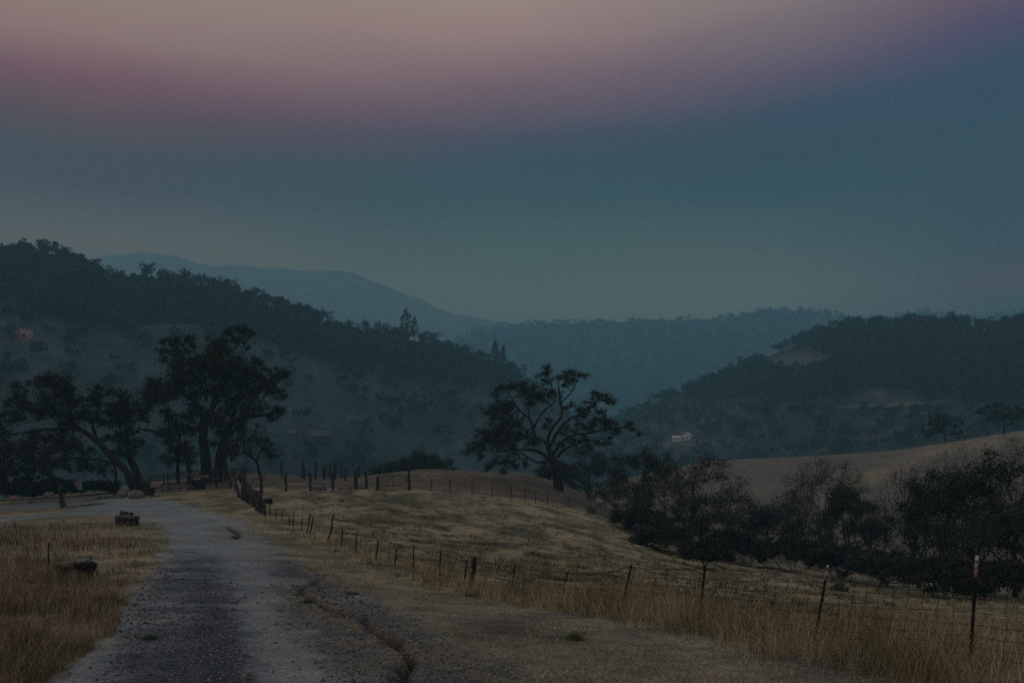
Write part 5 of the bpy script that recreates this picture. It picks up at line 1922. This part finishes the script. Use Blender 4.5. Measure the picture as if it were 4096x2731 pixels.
# tall dry grass along the fence
X, Y = cand(150000, 200, 1150, 9.8, 75, grng, 1.25)
s_ = X - fence_x(Y)
clump = fbm(X / .9, Y / 1.3, 201, 3)
edge = -1.35 - .8 * fbm(Y / 3, Y / 7, 5, 2) + .35 * np.clip((13 - Y) / 2, 0, 1.2)
keep = (s_ > edge) & (s_ < 1.8) & (grng.random(len(X)) < .5 + 1.9 * clump)
keep &= grng.random(len(X)) < sstep(Y, 10.2, 12.5) * .8 + .2
X, Y, clump, s_ = X[keep], Y[keep], clump[keep], s_[keep]
hh = (.30 + .50 * grng.random(len(X)) ** 1.6 + .50 * clump) * np.where(s_ > .7, .7, 1.0) * (.6 + .4 * sstep(Y, 11, 14))
hh = np.clip(hh, .1, 1.2) * np.where(Y > 40, .8, 1)
blades(X, Y, hh, np.clip(.0055 * Y / 14, .005, .022), .30, grng, 'straw', 'tall_grass', 'tall dry grass growing along the roadside wire fence')
# a few long arching stalks
X, Y = cand(5200, 420, 1080, 11.2, 30, grng, 1.2)
s_ = X - fence_x(Y)
k_ = (s_ > -1.0) & (s_ < 1.0)
X, Y = X[k_], Y[k_]
blades(X, Y, grng.uniform(.6, 1.15, len(X)), np.full(len(X), .006), .55, grng, 'straw', 'tall_grass', 'long bent seed stalks sticking out of the roadside grass')
# field beyond the fence
X, Y = cand(150000, 250, 1100, 11, 100, grng, 1.0)
s_ = X - fence_x(Y)
cl = fbm(X / 1.6, Y / 2.8, 211, 3)
keep = (s_ > 1.2) & (grng.random(len(X)) < .35 + 1.9 * cl)
X, Y, cl = X[keep], Y[keep], cl[keep]
blades(X, Y, np.clip(.12 + .16 * cl + .10 * grng.random(len(X)), .05, .45) * np.clip(Y / 45, .8, 1.4), np.clip(.010 * Y / 22, .008, .045), .45, grng, 'straw', 'field_grass', 'short patchy dry grass on the field behind the fence')
# coarse tussocks
cx, cy = cand(2600, 150, 1100, 11.5, 95, grng, 1.1)
cs_ = cx - fence_x(cy)
kk = (cs_ > -1.6) & (fbm(cx / 5, cy / 7, 261, 3) > -.15)
cx, cy = cx[kk], cy[kk]
nb = 26
sz = grng.uniform(.6, 1.5, len(cx))
X = (cx[:, None] + grng.normal(size=(len(cx), nb)) * .07 * sz[:, None]).ravel()
Y = (cy[:, None] + grng.normal(size=(len(cx), nb)) * .07 * sz[:, None]).ravel()
hh = (np.repeat(sz, nb) * grng.uniform(.16, .42, len(X)))
blades(X, Y, hh, np.clip(.007 * Y / 15, .006, .03), .55, grng, 'straw', 'grass_tussocks', 'coarse pale grass tussocks dotted over the field and fence line')
# dark olive tufts in loose rows across the knoll
cx, cy = cand(5200, 300, 900, 24, 108, grng, 1.0)
cs_ = cx - fence_x(cy)
row = np.sin((cx * .55 + cy * .8) * 1.5 + 3 * fbm(cx / 9, cy / 9, 263, 2))
kk = (cs_ > 2.5) & (row + .9 * fbm(cx / 3, cy / 4, 262, 3) > .35)
cx, cy = cx[kk], cy[kk]
nb = 14
sz = grng.uniform(.5, 1.4, len(cx))
X = (cx[:, None] + grng.normal(size=(len(cx), nb)) * .16 * sz[:, None]).ravel()
Y = (cy[:, None] + grng.normal(size=(len(cx), nb)) * .12 * sz[:, None]).ravel()
blades(X, Y, np.repeat(sz, nb) * grng.uniform(.08, .26, len(X)), np.clip(.012 * Y / 20, .01, .05), .5, grng, 'olive_grass', 'olive_tufts', 'low dark olive tufts in loose rows across the field')
# left field
X, Y = cand(190000, -120, 330, 9.8, 92, grng, 1.1)
clump = fbm(X / 1.2, Y / 1.6, 221, 3)
keep = (road_at(X, Y) < .3) & (X < fence_x(Y) - 6 + 2 * (Y > 60)) & (X < -2.2) & (grng.random(len(X)) < .62 + .9 * clump)
X, Y, clump = X[keep], Y[keep], clump[keep]
dr = np.clip(1.25 * (1 - soft(X, Y, ROAD, 2.6, 140, 5)) - .25, 0, 1)
bar = fbm((X + .5 * Y) / 3.2, (Y - X) / 7, 225, 3)
kk = grng.random(len(X)) < np.clip(1.1 - 2.2 * np.clip(bar - .05, 0, 1), .25, 1)
X, Y, clump, dr, bar = X[kk], Y[kk], clump[kk], dr[kk], bar[kk]
hh = np.clip((.18 + .32 * grng.random(len(X)) + .30 * clump) * (.14 + .86 * dr) * (1 - .8 * np.clip(bar, 0, .8)), .05, .8) * np.where(Y > 72, .5, 1)
blades(X, Y, hh, np.clip(.008 * Y / 16, .007, .03), .32, grng, 'rust_grass', 'meadow_grass', 'russet dry grass filling the field left of the road')
# low verge grass between road and tall grass, and at the bend
X, Y = cand(90000, 180, 1060, 9.8, 100, grng, 1.2)
s_ = X - fence_x(Y)
cl = fbm(X / .8, Y / 1.1, 231, 3)
keep = (s_ < -.6) & (s_ > -6.5) & (road_at(X, Y) < .55) & (grng.random(len(X)) < .5 + 1.2 * cl)
X, Y, cl = X[keep], Y[keep], cl[keep]
blades(X, Y, np.clip(.05 + .07 * cl + .06 * grng.random(len(X)), .02, .25) * np.clip(Y / 25, .8, 2.2), np.clip(.006 * Y / 14, .005, .03), .9, grng, 'straw', 'verge_grass', 'thin trampled grass on the verge between gravel and fence')
# flattened straw in the right foreground and along the crack
X, Y = cand(34000, 340, 1080, 9.6, 20, grng, .8)
cl = fbm(X / .7, Y / 1.2, 241, 3)
st = np.exp(-((X - .55 + .2 * (Y - 11)) ** 2) / .8 - ((Y - 11.6) / 1.6) ** 2)
keep = (X < fence_x(Y) + .3) & (grng.random(len(X)) < np.clip(.16 + .8 * cl, 0, .6) * (UC + 1000 * X / Y > 520) + .9 * st * (cl > -.3))
X, Y = X[keep], Y[keep]
blades(X, Y, grng.uniform(.08, .32, len(X)), np.full(len(X), .006), 1, grng, 'straw', 'straw_litter', 'flattened pale straw strewn over the gravel in the foreground', lying=True)
# green weeds
X, Y = [], []
for (u, v, ru, n) in [(352, 594, 8, 500), (311, 604, 10, 700), (118, 496, 20, 1200), (205, 583, 4, 60), (88, 505, 12, 500), (150, 640, 10, 300), (235, 537, 4, 80), (575, 640, 10, 400)]:
    c = smooth_at(u, v)
    xs = (u - UC) * c / 1000 + grng.normal(0, ru * c / 2500, n)
    ys = c + grng.normal(0, ru * c / 1300 * (2.5 if c > 60 else 1), n)
    X.append(xs)
    Y.append(ys)
X, Y = np.concatenate(X), np.concatenate(Y)
blades(X, Y, grng.uniform(.04, .14, len(X)) * np.clip(Y / 30, 1, 2), np.clip(.008 * Y / 20, .006, .05), .6, grng, 'green_grass', 'green_weeds', 'sparse green weeds in the cracks and at the damp bend')

# loose stones
def stones(X, Y, r, rng, name, label, mat):
    n = len(X)
    Z = zfun(X, Y, np.ones(n)) + .012
    base_ = np.array([(1, 0, 0), (0, 1, 0), (-1, 0, 0), (0, -1, 0), (0, 0, .8), (0, 0, -.6)])
    v = base_[None] * (1 + .35 * rng.normal(size=(n, 6, 3))) * r[:, None, None]
    v = v + np.stack([X, Y, Z + r * .2], -1)[:, None, :]
    t_ = np.array([(0, 1, 4), (1, 2, 4), (2, 3, 4), (3, 0, 4), (1, 0, 5), (2, 1, 5), (3, 2, 5), (0, 3, 5)])
    a = Acc()
    a.add(v.reshape(-1, 3), None, (np.arange(n)[:, None, None] * 6 + t_).reshape(-1, 3))
    return tag(obj(name, a, mat), label, 'gravel', kind='stuff')


X, Y = cand(60000, -30, 700, 9.6, 42, grng, 1.0)
dk_ = soft(X, Y, DARKMID, .3, 300, 2)
sh_ = soft(X, Y, SHOULDER, .55, 500, 2)
keep = (road_at(X, Y) > .5) & (grng.random(len(X)) < .03 + .75 * dk_ + .6 * sh_)
X, Y = X[keep], Y[keep]
stones(X, Y, (.008 + .018 * grng.random(len(X)) ** 3) * np.clip(Y / 13, .9, 2), grng, 'loose_gravel', 'loose dark gravel along the middle and shoulder of the road', M['gravel'])

# ------------------------------------------------------------------ smoke haze
HZ = 0.00060
a = Acc()
a.box((-10000, -420, -40), (10000, 5200, 950))
hz = obj('haze', a, None)
hm = bpy.data.materials.new('smoke_haze')
hm.use_nodes = True
hm.node_tree.nodes.clear()
pv = hm.node_tree.nodes.new('ShaderNodeVolumePrincipled')
pv.inputs['Color'].default_value = (.30, .72, .90, 1)
pv.inputs['Density'].default_value = HZ
pv.inputs['Anisotropy'].default_value = 0.0
mo = hm.node_tree.nodes.new('ShaderNodeOutputMaterial')
hm.node_tree.links.new(pv.outputs[0], mo.inputs['Volume'])
hz.data.materials.append(hm)
tag(hz, None, None, kind='stuff')
